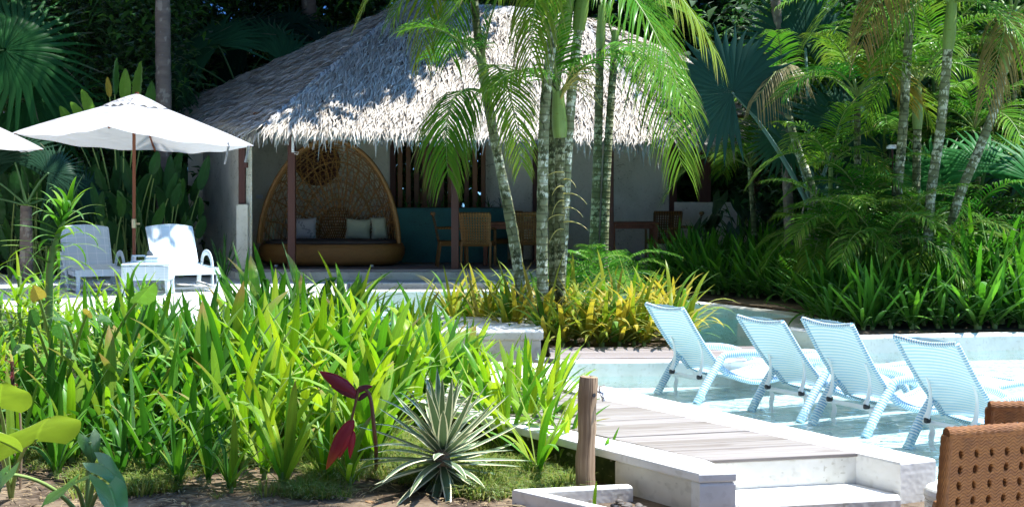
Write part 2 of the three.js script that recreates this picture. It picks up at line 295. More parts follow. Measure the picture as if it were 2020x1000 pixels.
M.broad = [leafMat(0.07, 0.24, 0.03, { map: T.broad, bumpMap: T.broadBump, bumpScale: 0.004 }), leafMat(0.19, 0.42, 0.04, { map: T.broad, bumpMap: T.broadBump, bumpScale: 0.004 }), leafMat(0.035, 0.13, 0.03, { map: T.broad, bumpMap: T.broadBump, bumpScale: 0.004, transmission: 0.2 }), leafMat(0.50, 0.42, 0.05, { map: T.broad, bumpMap: T.broadBump, bumpScale: 0.004 })];
M.heart = leafMat(0.34, 0.52, 0.03, { map: T.broad, bumpMap: T.broadBump, bumpScale: 0.002, transmission: 0.5 });
M.glossy = std({ color: rgb(0.075, 0.22, 0.03), map: T.broad, bumpMap: T.broadBump, bumpScale: 0.003, roughness: 0.42 });
M.pottedLeaf = std({ color: rgb(0.03, 0.09, 0.03), map: T.broad, roughness: 0.4 });
M.bract = new THREE.MeshPhysicalMaterial({ side: THREE.DoubleSide, vertexColors: true, roughness: 0.95, transmission: 0.5, thickness: 0, clearcoat: 0.3, clearcoatRoughness: 0.3 });
M.cordyline = leafMat(0.30, 0.05, 0.05);
M.jungle = new THREE.MeshPhysicalMaterial({ side: THREE.DoubleSide, vertexColors: true, roughness: 0.95, specularIntensity: 0.4, transmission: 0.48, thickness: 0, clearcoat: 0.15, clearcoatRoughness: 0.3 });
M.grass = leafMat(0.9, 0.9, 0.9, { vertexColors: true, map: null, bumpMap: null, clearcoat: 0 });

// ------------------------------------------------------------------ the setting: ground, pool, decks, terraces
const POOL = [[2.47, -7.36], [0.826, -10.07], [0.50, -10.42], [0.42, -11.6], [0.2, -12.6], [-0.8, -13.6], [-3.5, -13.9], [-5.2, -15.2], [-4.5, -16.6], [-2.48, -20.0], [1.3, -20.1], [2.34, -18.3], [3.56, -16.2], [3.74, -15.7], [2.80, -15.45], [2.85, -14.9], [3.2, -14.2], [3.71, -13.45], [5.5, -13.75], [9, -14], [9, -6.9]];
struct('ground', (() => {
  const s = new THREE.Shape([[-120, 12], [120, 12], [120, -160], [-120, -160]].map(([x, z]) => new THREE.Vector2(x, -z)));
  s.holes.push(new THREE.Path(POOL.map(([x, z]) => new THREE.Vector2(x, -z))));
  const g = new THREE.ShapeGeometry(s); g.rotateX(-Math.PI / 2); g.translate(0, -0.12, 0);
  return metreUV(g);
})(), M.soil);
const flat = (pts, y) => { const g = new THREE.ShapeGeometry(new THREE.Shape(pts.map(([x, z]) => new THREE.Vector2(x, -z)))); g.rotateX(-Math.PI / 2); g.translate(0, y, 0); return metreUV(g); };
struct('pool_floor', flat(POOL.map(([x, z]) => [x, z]), -0.34), M.deep);
struct('shallow_pool_floor', prism([[2.44, -7.3], [0.80, -10.05], [0.48, -10.42], [0.40, -11.9], [1.75, -12.7], [1.85, -14.0], [2.62, -14.3], [2.85, -14.9], [3.2, -14.2], [3.71, -13.45], [5.5, -13.75], [9, -14], [9, -6.9]], -1.3, -0.10, 0.01), M.pool);
struct('far_pool_floor', prism([[-5.2, -15.2], [-4.5, -16.6], [-2.48, -20.0], [1.3, -20.1], [0.9, -19.2], [-1.9, -19.1], [-3.6, -16.2], [-4.3, -14.6]], -1.3, -0.16, 0.01), M.pool);
struct('water', flat(POOL, 0), water);

// copings and pool walls
const vD = [-0.57, -0.82];
struct('pool_coping', prism([[2.466, -7.36], [0.826, -10.07], [0.50, -10.42], [0.25, -10.35], [0.63, -9.56], [2.054, -7.53], [2.23, -7.26]], -0.6, 0.12, 0.016), M.plaster);
struct('pool_coping', prism([[1.03, -6.97], [1.24, -7.0], [1.129, -7.33], [0.533, -8.07], [-0.60, -9.55], [-0.72, -9.45], [0.45, -7.78]], 0.065, 0.12, 0.012), M.plaster);
struct('retaining_wall', prism([[1.045, -7.0], [1.225, -7.02], [1.115, -7.33], [0.80, -7.72], [0.62, -7.60]], -0.5, 0.063, 0.014), M.cream);
struct('retaining_wall', prism([[0.66, -7.66], [0.78, -7.74], [-0.56, -9.50], [-0.66, -9.42]], -0.5, 0.063, 0.008), M.moss);
struct('end_pillar', prism([[1.034, -6.972], [1.238, -7.002], [1.20, -7.10], [1.00, -7.06]], -0.5, 0.064, 0.014), M.plaster);
struct('paving', prism([[0.25, -10.36], [0.50, -10.44], [0.44, -11.53], [-1.2, -11.9], [-1.5, -10.7], [-0.65, -9.62]], -0.5, 0.115, 0.01), M.plaster);
// steps in front of the deck
struct('step', prism([[1.135, -7.34], [2.05, -7.54], [2.22, -7.25], [2.20, -7.16], [1.26, -6.97]], -0.5, -0.062, 0.012), M.plaster);
struct('step', prism([[1.20, -6.96], [2.3, -7.17], [2.42, -6.85], [1.30, -6.62]], -0.7, -0.23, 0.012), M.plaster);
// deck planks, each board a piece of the deck
{
  const deck = tag(new THREE.Group(), null, null, null, 'structure'); deck.name = 'wooden_deck'; scene.add(deck);
  part('joist', prism([[1.18, -7.37], [2.03, -7.55], [0.64, -9.52], [0.25, -10.3], [-0.62, -9.55], [0.56, -8.05]], -0.3, 0.092, 0.004), M.darkwood, deck);
  part('riser', prism([[1.135, -7.338], [2.048, -7.536], [2.03, -7.58], [1.12, -7.375]], -0.2, 0.096, 0.006), M.plaster, deck);
  const A = [1.129, -7.33], B = [2.054, -7.53];
  const left = (t) => [A[0] - 0.605 * t, A[1] - 0.79 * t], right = (t) => [B[0] - 0.568 * t, B[1] - 0.823 * t];
  let t = -0.012, k = 0;
  while (t < 2.75) {
    const w = rr(0.13, 0.20), gap = k < 5 ? rr(0.005, 0.016) : rr(0.003, 0.008), t1 = t + w;
    const l0 = left(t), l1 = left(t1), r0 = right(t), r1 = right(t1), dx = 0.007;
    const g = prism([[l0[0] + dx, l0[1]], [r0[0] - dx, r0[1]], [r1[0] - dx, r1[1]], [l1[0] + dx, l1[1]]], 0.098, 0.118 + rr(-0.003, 0.002), 0.004);
    const uv = g.attributes.uv, p = g.attributes.position;
    for (let i = 0; i < uv.count; i++) uv.setXY(i, (p.getZ(i) + p.getX(i) * 0.216) * 2.2 + k * 0.37, p.getX(i) * 0.7 + k * 0.31);
    part('plank', g, M.plank[k % 4], deck); t = t1 + gap; k++;
  }
}
// bridge walkway between the two pools
{
  const walk = tag(new THREE.Group(), null, null, null, 'structure'); walk.name = 'walkway'; scene.add(walk);
  part('kerb', prism([[0.40, -11.50], [2.75, -11.62], [2.75, -11.80], [0.40, -11.70]], -0.6, 0.135, 0.016), M.plaster, walk);
  part('joist', prism([[0.42, -11.72], [2.74, -11.82], [2.74, -12.60], [0.42, -12.50]], -0.3, 0.10, 0.004), M.darkwood, walk);
  for (let k = 0; k < 6; k++) {
    const z = -11.72 - k * 0.142, w = 0.132, o = rr(-0.02, 0.02);
    const g = prism([[0.36 + o, z], [2.74 + o, z - 0.10], [2.74 + o, z - 0.10 - w], [0.36 + o, z - w]], 0.104, 0.140 + rr(-0.004, 0.003), 0.004);
    const uv = g.attributes.uv, p = g.attributes.position;
    for (let i = 0; i < uv.count; i++) uv.setXY(i, p.getZ(i) * 2.6 + k * 0.21, p.getX(i) * 0.6 + k * 0.43);
    part('plank', g, M.greyPlank[k % 3], walk);
  }
}
struct('pool_wall', wallPath([[9, -14], [5.5, -13.75], [3.71, -13.45], [3.2, -14.2], [2.85, -14.9]], -0.24, -1.3, 0.17, 0.02), M.plaster);
struct('pool_wall', prism([[2.80, -15.45], [2.86, -14.93], [3.12, -14.4], [3.5, -14.3], [3.92, -15.2], [3.78, -15.72]], -1.3, 0.14, 0.015), M.plaster);
struct('pool_wall', wallPath([[3.74, -15.74], [3.56, -16.2], [2.34, -18.3], [1.3, -20.1], [-2.48, -20.0], [-4.5, -16.6], [-5.2, -15.2]], -0.26, -1.35, 0.16, 0.02), M.plaster);
struct('pool_wall', wallPath([[0.42, -12.4], [0.2, -12.6], [-0.8, -13.6], [-3.5, -13.9], [-5.2, -15.2]], -0.22, -1.35, 0.06, 0.015), M.plaster);
struct('pool_wall', wallPath([[2.6, -7.33], [9, -6.9]], -0.3, -1.2, 0.06, 0.02), M.cream);
// raised white block at the bed's end
{
  const b = thing('planter_box', 'low white rendered box with a thick flat lid at the end of the lily bed', 'planter box', V(-0.3, 0, -13));
  part('body', prism([[-0.55, 0.72], [0.58, 0.70], [0.60, -0.50], [-0.5, -0.8]], -0.3, 0.24, 0.02), M.plaster, b);
  part('lid', prism([[-0.6, 0.745], [0.605, 0.725], [0.625, -0.53], [-0.54, -0.83]], 0.243, 0.335, 0.018), M.plaster, b);
}
// planting islands and beds
struct('planting_bed', prism([[-0.9, -13.45], [0.36, -12.66], [1.75, -12.70], [1.95, -14.2], [1.2, -15.5], [-0.9, -15.4]], -1.3, 0.11, 0.01), M.soil);
struct('planting_bed', prism([[1.62, -20.1], [2.62, -18.35], [3.82, -16.3], [4.1, -15.8], [4.2, -15.0], [3.45, -14.2], [3.75, -13.72], [5.5, -14.02], [14, -14.4], [14, -24], [4.8, -23.6], [4.4, -20.6]], -0.3, 0.16, 0.02), M.soil);
struct('terrace', prism([[-4.72, -16.55], [-2.62, -19.95], [-2.62, -21.0], [-5.0, -21.6], [-12, -23], [-12, -15.4], [-5.42, -15.2]], -0.3, 0.25, 0.012), M.paving);
struct('terrace', prism([[-2.60, -20.25], [1.4, -20.35], [4.3, -20.7], [4.6, -21.05], [-2.60, -21.0]], -0.3, 0.248, 0.012), M.paving);
// near terrace on which the wicker chairs stand
struct('near_terrace', prism([[1.0, 6], [1.0, -5.2], [1.6, -5.6], [9, -5.6], [9, 6]], -0.3, 0.16, 0.012), M.paving);
{
  const p = thing('bollard', 'short white rounded pillar just left of the rattan chairs', 'pillar', V(2.30, -0.12, -6.62));
  const g = new RB(); const prof = []; for (let i = 0; i <= 8; i++) { const a = i / 8 * Math.PI / 2; prof.push(new THREE.Vector2(0.11 + 0.03 * Math.cos(a), 0.20 + 0.05 * Math.sin(a))); }
  part('base', new THREE.CylinderGeometry(0.135, 0.14, 0.18, 28).translate(0, 0.09, 0), M.plaster, p);
  part('cap', new THREE.LatheGeometry([new THREE.Vector2(0.13, 0.182), ...prof, new THREE.Vector2(0.0, 0.252)], 28), M.plaster, p);
}
// trough with dark stones at the bottom of the picture
{
  const t = thing('planter_trough', 'white rendered trough holding dark pebbles beside the wooden post', 'planter trough', V(0, 0, 0));
  part('wall', wallPath([[0.70, -7.32], [0.144, -7.2], [0.53, -6.83], [1.0, -6.42]], 0.07, -0.4, -0.03, 0.014), M.plaster, t);
  part('soil', prism([[0.72, -7.26], [0.22, -7.17], [0.58, -6.8], [1.0, -6.46], [1.12, -6.9]], -0.4, -0.12, 0.004), M.soil, t);
  const P0 = thing('pebble', 'smooth dark grey pebble lying in the white trough', 'pebble', V(0, 0, 0), 0, 'pebbles in the trough');
  scene.remove(P0);
  const pm = [std({ color: rgb(0.025, 0.025, 0.03), roughness: 0.55 }), std({ color: rgb(0.05, 0.042, 0.038), roughness: 0.6 }), std({ color: rgb(0.09, 0.075, 0.06), roughness: 0.7 })];
  for (let i = 0; i < 34; i++) {
    const g = new THREE.IcosahedronGeometry(1, 2), p = g.attributes.position; const a = rr(0, 6), s = [rr(0.018, 0.034), rr(0.010, 0.018), rr(0.016, 0.028)];
    for (let k = 0; k < p.count; k++) { const n = 1 + 0.12 * Math.sin(p.getX(k) * 3 + a) * Math.cos(p.getZ(k) * 2.5 + a); p.setXYZ(k, p.getX(k) * n * s[0], p.getY(k) * n * s[1], p.getZ(k) * n * s[2]); }
    g.computeVertexNormals();
    const m = new THREE.Mesh(g, pm[i % 3]); m.name = numbered('dark_pebble'); const u = R(), w = R();
    m.position.set(0.56 + u * 0.42 + w * 0.06, -0.105 + (i % 3) * 0.012, -7.19 + u * 0.36 + w * 0.17); m.rotation.set(rr(-0.3, 0.3), rr(0, 6), rr(-0.3, 0.3)); m.castShadow = m.receiveShadow = true;
    scene.add(m); tag(m, 'small smooth dark pebble lying in the white trough', 'pebble', 'pebbles in the white trough');
  }
}
// wooden post with taps
{
  const base = V(0.437, -0.16, -7.5), t = thing('wooden_post', 'weathered round timber post with a small metal tap near its top', 'post', base);
  const g = new RB(), pts = [], H = 0.735;
  for (let i = 0; i <= 14; i++) pts.push(V(-0.008 + 0.024 * (i / 14) + 0.003 * Math.sin(i), H * i / 14, 0));
  g.tube(pts, (u) => 0.058 - 0.004 * u + 0.0025 * Math.sin(u * 9) + 0.002 * Math.sin(u * 23), 20);
  const geo = g.build(); const uv = geo.attributes.uv; for (let i = 0; i < uv.count; i++) uv.setXY(i, uv.getX(i), uv.getY(i) * 1.3);
  part('trunk', geo, M.post, t);
  const tap = new RB(); const y = 0.645;
  tap.tube([V(0.045, y, 0.0), V(0.085, y, 0.0), V(0.098, y - 0.005, 0.01), V(0.10, y - 0.04, 0.012)], (u) => 0.008 + 0.002 * Math.sin(u * 12), 10);
  tap.tube([V(0.082, y - 0.002, 0), V(0.085, y + 0.028, 0)], 0.0055, 8);
  tap.tube([V(0.07, y + 0.03, -0.005), V(0.105, y + 0.038, 0.008), V(0.112, y + 0.046, 0.01)], 0.006, 8, { flat: 0.6 });
  tap.tube([V(0.082, y, -0.004), V(0.09, y - 0.02, 0.03), V(0.11, y - 0.03, 0.036)], 0.0065, 8);
  tap.tube([V(0.10, y - 0.03, 0.012), V(0.105, y - 0.052, 0.014)], 0.010, 10);
  part('tap', tap.build(), M.metal, t);
  part('hole', new THREE.CylinderGeometry(0.013, 0.013, 0.02, 14).rotateZ(Math.PI / 2).rotateY(-0.9).translate(0.042, y - 0.012, 0.038), M.blackPlastic, t);
}

// ------------------------------------------------------------------ thatched pavilion
const FY = 0.42;                                         // pavilion floor level
const pav = thing('thatched_pavilion', 'open white pavilion with a shaggy grey palm thatch roof on dark timber posts', 'pavilion', V(0, 0, 0));
{
  const P = (px, d) => [(px - CX) / FOC * d, -d];
  const FLc = P(478, 21.15), BL = [-6.35, -25.4], FR = P(1330, 21.6), FE = P(1512, 22.6), BR = [7.2, -25.4];
  part('floor', prism([[-4.6, -21.0], [3.0, -21.0], [4.9, -22.4], [7.0, -25.6], [-6.5, -25.6]], -0.3, 0.375, 0.01), M.cream, pav);
  for (let k = 0; k < 24; k++) {                         // floor boards seen along the front
    const z = -21.0 - k * 0.19, x0 = -4.6 - k * 0.075, x1 = 3.0 + Math.min(2.4, k * 0.24);
    const g = prism([[x0, z], [x1, z], [x1, z - 0.183], [x0, z - 0.183]], 0.378, FY + rr(-0.002, 0.002), 0.004);
    const uv = g.attributes.uv, p = g.attributes.position; for (let i = 0; i < uv.count; i++) uv.setXY(i, p.getZ(i) * 2 + k * 0.3, p.getX(i) * 0.4 + k * 0.27);
    part('floor_board', g, M.greyPlank[k % 3], pav);
  }
  // walls
  const wallH = 2.95;
  part('wall', prism([[FLc[0] - 0.05, FLc[1] - 0.1], [FLc[0] + 0.13, FLc[1] - 0.12], [-6.2, -25.3], [-6.42, -25.3]], FY, 2.62, 0.01), M.wall, pav);           // left side wall
  part('wall', prism([[-6.2, -24.2], [P(770, 24.2)[0], -24.2], [P(770, 24.2)[0], -24.4], [-6.2, -24.4]], FY, wallH, 0.01), M.wall, pav);                        // back wall behind the daybed
  part('wall', prism([[P(956, 24.2)[0], -24.2], [P(1328, 24.2)[0], -24.2], [P(1328, 24.2)[0], -24.4], [P(956, 24.2)[0], -24.4]], FY, wallH, 0.01), M.wall, pav);
  part('low_wall', prism([[P(1328, 24.2)[0] + 0.002, -24.0], [P(1508, 23.4)[0], -23.4], [P(1508, 23.4)[0], -23.6], [P(1328, 24.2)[0] + 0.002, -24.2]], 0, 1.52, 0.012), M.wall, pav);
  part('pillar', prism([[P(1492, 23)[0], -23.1], [P(1512, 23)[0], -23.1], [P(1512, 23)[0], -23.36], [P(1492, 23)[0], -23.36]], 0, 1.52, 0.012), M.wall, pav);
  part('pillar', prism([[P(466, 21.1)[0], -21.08], [P(488, 21.1)[0], -21.08], [P(488, 21.1)[0], -21.3], [P(466, 21.1)[0], -21.3]], 0.25, 1.50, 0.012), M.wall, pav);
  const postAt = (px, d, w, y0, y1 = 2.9) => part('post', new RB().rbox(V(P(px, d)[0], (y0 + y1) / 2, -d), w, y1 - y0, w, 0.008).build(), M.darkwood, pav);
  postAt(575, 21.12, 0.125, FY); postAt(897.5, 21.12, 0.125, FY); postAt(1203, 21.3, 0.13, FY); postAt(477, 21.2, 0.11, 1.5, 2.56); postAt(1390, 23.6, 0.22, 1.52); postAt(1495, 23.3, 0.12, 1.52);
  postAt(775, 24.15, 0.11, FY); postAt(1057, 24.1, 0.12, FY); postAt(1328, 24.1, 0.14, FY);
  part('bracket', new RB().rbox(W(484, 326, 21.16), 0.07, 0.09, 0.07).build(), M.darkwood, pav);
  // gutter pipe and beams
  part('gutter_pipe', new RB().tube([W(594, 270, 21.02), W(1210, 276, 21.05)], 0.042, 12).build(), M.pipe, pav);
  part('beam', new RB().bar(V(-4.0, 2.86, -21.15), V(3.1, 2.86, -21.35), 0.12, 0.18).build(), M.darkwood, pav);
  part('beam', new RB().bar(V(-4.55, 2.60, -21.3), V(-5.6, 2.75, -24.4), 0.12, 0.16).build(), M.darkwood, pav);
  part('beam', new RB().bar(V(3.1, 2.86, -21.35), V(6.0, 2.8, -23.6), 0.12, 0.18).build(), M.darkwood, pav);
  part('conduit', new RB().rbox(W(577, 285, 21.03), 0.045, 0.26, 0.03).tube([W(580, 300, 21.02), W(588, 300, 21.0), W(586, 305, 21.0), W(580, 303, 21.02)], 0.006, 6).build(), M.whitePaint, pav);
  part('switch_plate', new RB().rbox(W(511, 388, 24.18), 0.13, 0.075, 0.02).build(), M.whitePaint, pav);
  part('ceiling', prism([[-4.3, -21.1], [2.9, -21.1], [5.4, -23.0], [6.4, -24.5], [-5.5, -24.5]], 2.98, 3.03, 0.004), M.bamboo[0], pav);

  // roof: slabs below, thatch strips above
  const eFL = W(522, 252, 20.35), eFR = W(1322, 268, 20.7), eBL = W(338, 218, 25.6), eBR = V(7.9, 2.55, -25.5), eER = V(5.75, 2.52, -22.4);
  const r1 = W(806, 6, 23.6), r2 = W(1140, 34, 23.7);
  const roof = part('roof', (() => {
    const b = new RB(), down = (p) => p.clone().add(V(0, -0.10, 0));
    for (const f of [0, 1]) {
      const q = (p) => f ? down(p) : p.clone().add(V(0, -0.03, 0));
      const A = q(eFL), B = q(eFR), C = q(r2), D = q(r1), E = q(eBL), F = q(eBR), H = q(eER);
      b.sheet((u, v) => A.clone().lerp(B, u).lerp(D.clone().lerp(C, u), v), 1, 1);
      b.sheet((u, v) => E.clone().lerp(A, u).lerp(D, v), 1, 1);
      b.sheet((u, v) => B.clone().lerp(H, u).lerp(C, v), 1, 1);
      b.sheet((u, v) => H.clone().lerp(F, u).lerp(C, v), 1, 1);
      b.sheet((u, v) => F.clone().lerp(E, u).lerp(C.clone().lerp(D, u), v), 1, 1);
    }
    return b.build();
  })(), M.bamboo[2], pav);
  const strips = (name, A, B, C, D, opt = {}) => {       // eave A-B, ridge D-C
    const b = new RB(), Tn = rng(opt.seed ?? 5);
    const n = V().crossVectors(B.clone().sub(A), D.clone().sub(A)).normalize(); if (n.y < 0) n.negate();
    const slope = D.clone().lerp(C, 0.5).distanceTo(A.clone().lerp(B, 0.5)), rows = Math.round(slope / 0.075);
    for (let j = 0; j < rows; j++) {
      const v = j / rows, L0 = A.clone().lerp(D, v), R0 = B.clone().lerp(C, v), wid = L0.distanceTo(R0), cnt = Math.max(1, Math.round(wid / 0.020));
      const across = R0.clone().sub(L0).normalize(), dn = A.clone().lerp(B, 0.5).sub(D.clone().lerp(C, 0.5)).normalize();
      for (let i = 0; i < cnt; i++) {
        const u = (i + Tn()) / cnt, p = L0.clone().lerp(R0, u).addScaledVector(dn, (Tn() - 0.5) * 0.1);
        const clump = 0.5 + 0.5 * Math.sin(u * wid * 3.1 + j * 0.7) * Math.sin(u * wid * 1.3 + 2);
        const len = 0.24 + Tn() * 0.26, w = 0.012 + Tn() * 0.022, lift = 0.008 + Tn() * Tn() * 0.09 + clump * 0.03, sk = (Tn() - 0.5) * 0.8;
        const dir = dn.clone().addScaledVector(across, sk).normalize();
        const gcol = (0.36 + 0.28 * Tn()) * (Tn() < 0.16 ? 0.5 : 1), warm = Tn() * 0.10; b.col = [gcol * 1.05 + warm * 0.6, gcol * 0.98 + warm * 0.28, gcol * 0.85];
        const s = across.clone().applyAxisAngle(dir, (Tn() - 0.5) * 1.5);
        const a0 = p.clone().addScaledVector(n, 0.03 + 0.02 * Tn()), a1 = p.clone().addScaledVector(dir, len * 0.55).addScaledVector(n, 0.05 + lift * 0.7), a2 = p.clone().addScaledVector(dir, len).addScaledVector(n, 0.035 + lift * (0.3 + Tn()));
        b.strip([a0, a1, a2], [w, w * 0.9, w * 0.15], s, 0, { flat: true });
      }
      if (opt.fringe && j < 3) for (let i = 0; i < cnt * 0.9; i++) {
        const u = Tn(), p = L0.clone().lerp(R0, u).addScaledVector(dn, -0.02 + Tn() * 0.06).add(V(0, 0.02, 0));
        const cl = 0.5 + 0.5 * Math.sin(u * wid * 4.3) * Math.cos(u * wid * 1.9 + 1), len = (0.13 + Tn() * 0.18 + cl * 0.10) * (Tn() < 0.05 ? 1.5 : 1), w = 0.028 + Tn() * 0.028;
        const g0 = (0.34 + 0.26 * Tn()) * (Tn() < 0.2 ? 0.5 : 1); b.col = [g0 * 1.02, g0, g0 * 0.95];
        const o = V(across.x * (Tn() - 0.5), 0, across.z * (Tn() - 0.5)).multiplyScalar(0.25);
        const h = V(dn.x, 0, dn.z).normalize();
        b.strip([p, p.clone().addScaledVector(h, 0.10 + 0.05 * Tn()).add(V(0, -len * 0.35, 0)).addScaledVector(o, 0.3), p.clone().addScaledVector(h, 0.12 + 0.08 * Tn()).add(V(0, -len, 0)).addScaledVector(o, 0.8)], [w, w * 0.95, w * 0.1], across.clone().applyAxisAngle(UP, (Tn() - 0.5) * 1.6), 0, { flat: true });
      }
    }
    return stuffPart(name, b.build(), M.vc, roof);
  };
  strips('thatch', eFL, eFR, r2, r1, { seed: 3, fringe: true });
  strips('thatch', eBL, eFL, r1, r1, { seed: 7, fringe: true });
  strips('thatch', eFR, eER, r2, r2, { seed: 9, fringe: true });
  strips('thatch', eER, eBR, r2, r2, { seed: 13, fringe: true });
  // ridge cap along the hip
  const hip = new RB(), Th = rng(77);
  for (const [a, b2] of [[eFL, r1], [eFR, r2], [r1, r2]]) for (let i = 0; i < 900; i++) {
    const u = Th(), p = a.clone().lerp(b2, u).add(V(0, 0.05 + Th() * 0.05, 0)), ax = b2.clone().sub(a).normalize(), side = V().crossVectors(ax, UP).normalize().multiplyScalar(Th() < 0.5 ? -1 : 1);
    const g0 = (0.32 + 0.3 * Th()) * (Th() < 0.2 ? 0.5 : 1); hip.col = [g0 * 1.02, g0, g0 * 0.95];
    const dir = side.clone().multiplyScalar(0.8).add(V(0, -0.55, 0)).addScaledVector(ax, -0.5 - Th() * 0.7).normalize(), len = 0.2 + Th() * 0.22, w = 0.03 + Th() * 0.03;
    hip.strip([p, p.clone().addScaledVector(dir, len * 0.5).add(V(0, 0.03 * Th(), 0)), p.clone().addScaledVector(dir, len).add(V(0, -0.02, 0))], [w, w, w * 0.2], ax.clone().applyAxisAngle(dir, Th() - 0.5), 0, { flat: true });
  }
  stuffPart('ridge_thatch', hip.build(), M.vc, roof);
}
// teal wall with plants on it and the slat screen behind
{
  const x0 = (780 - CX) / FOC * 23.2, x1 = (1000 - CX) / FOC * 23.2;
  const t = thing('teal_planter', 'deep teal rendered planter wall under the timber slat screen', 'planter wall', V((x0 + x1) / 2, FY, -23.3));
  part('body', prism([[-1.03, 0.2], [1.03, 0.2], [1.03, -0.25], [-1.03, -0.25]], 0, 1.0, 0.012), M.teal, t);
  part('soil', prism([[-0.98, 0.14], [0.98, 0.14], [0.98, -0.19], [-0.98, -0.19]], 0.98, 1.012, 0.002), M.soil, t);
  const s = thing('slat_screen', 'tall screen of upright brown timber slats behind the teal planter', 'screen', V((870 - CX) / FOC * 24, FY, -24));
  for (let i = 0; i < 11; i++) part('slat', new RB().rbox(V(-0.78 + i * 0.158, 1.45, rr(-0.02, 0.02)), rr(0.085, 0.105), 2.9, 0.05, 0.008).build(), M.bamboo[i % 3], s);
  part('rail', new RB().rbox(V(0, 2.72, -0.06), 1.78, 0.09, 0.05).build(), M.darkwood, s);
  part('rail', new RB().rbox(V(0, 0.3, -0.06), 1.78, 0.09, 0.05).build(), M.darkwood, s);
}

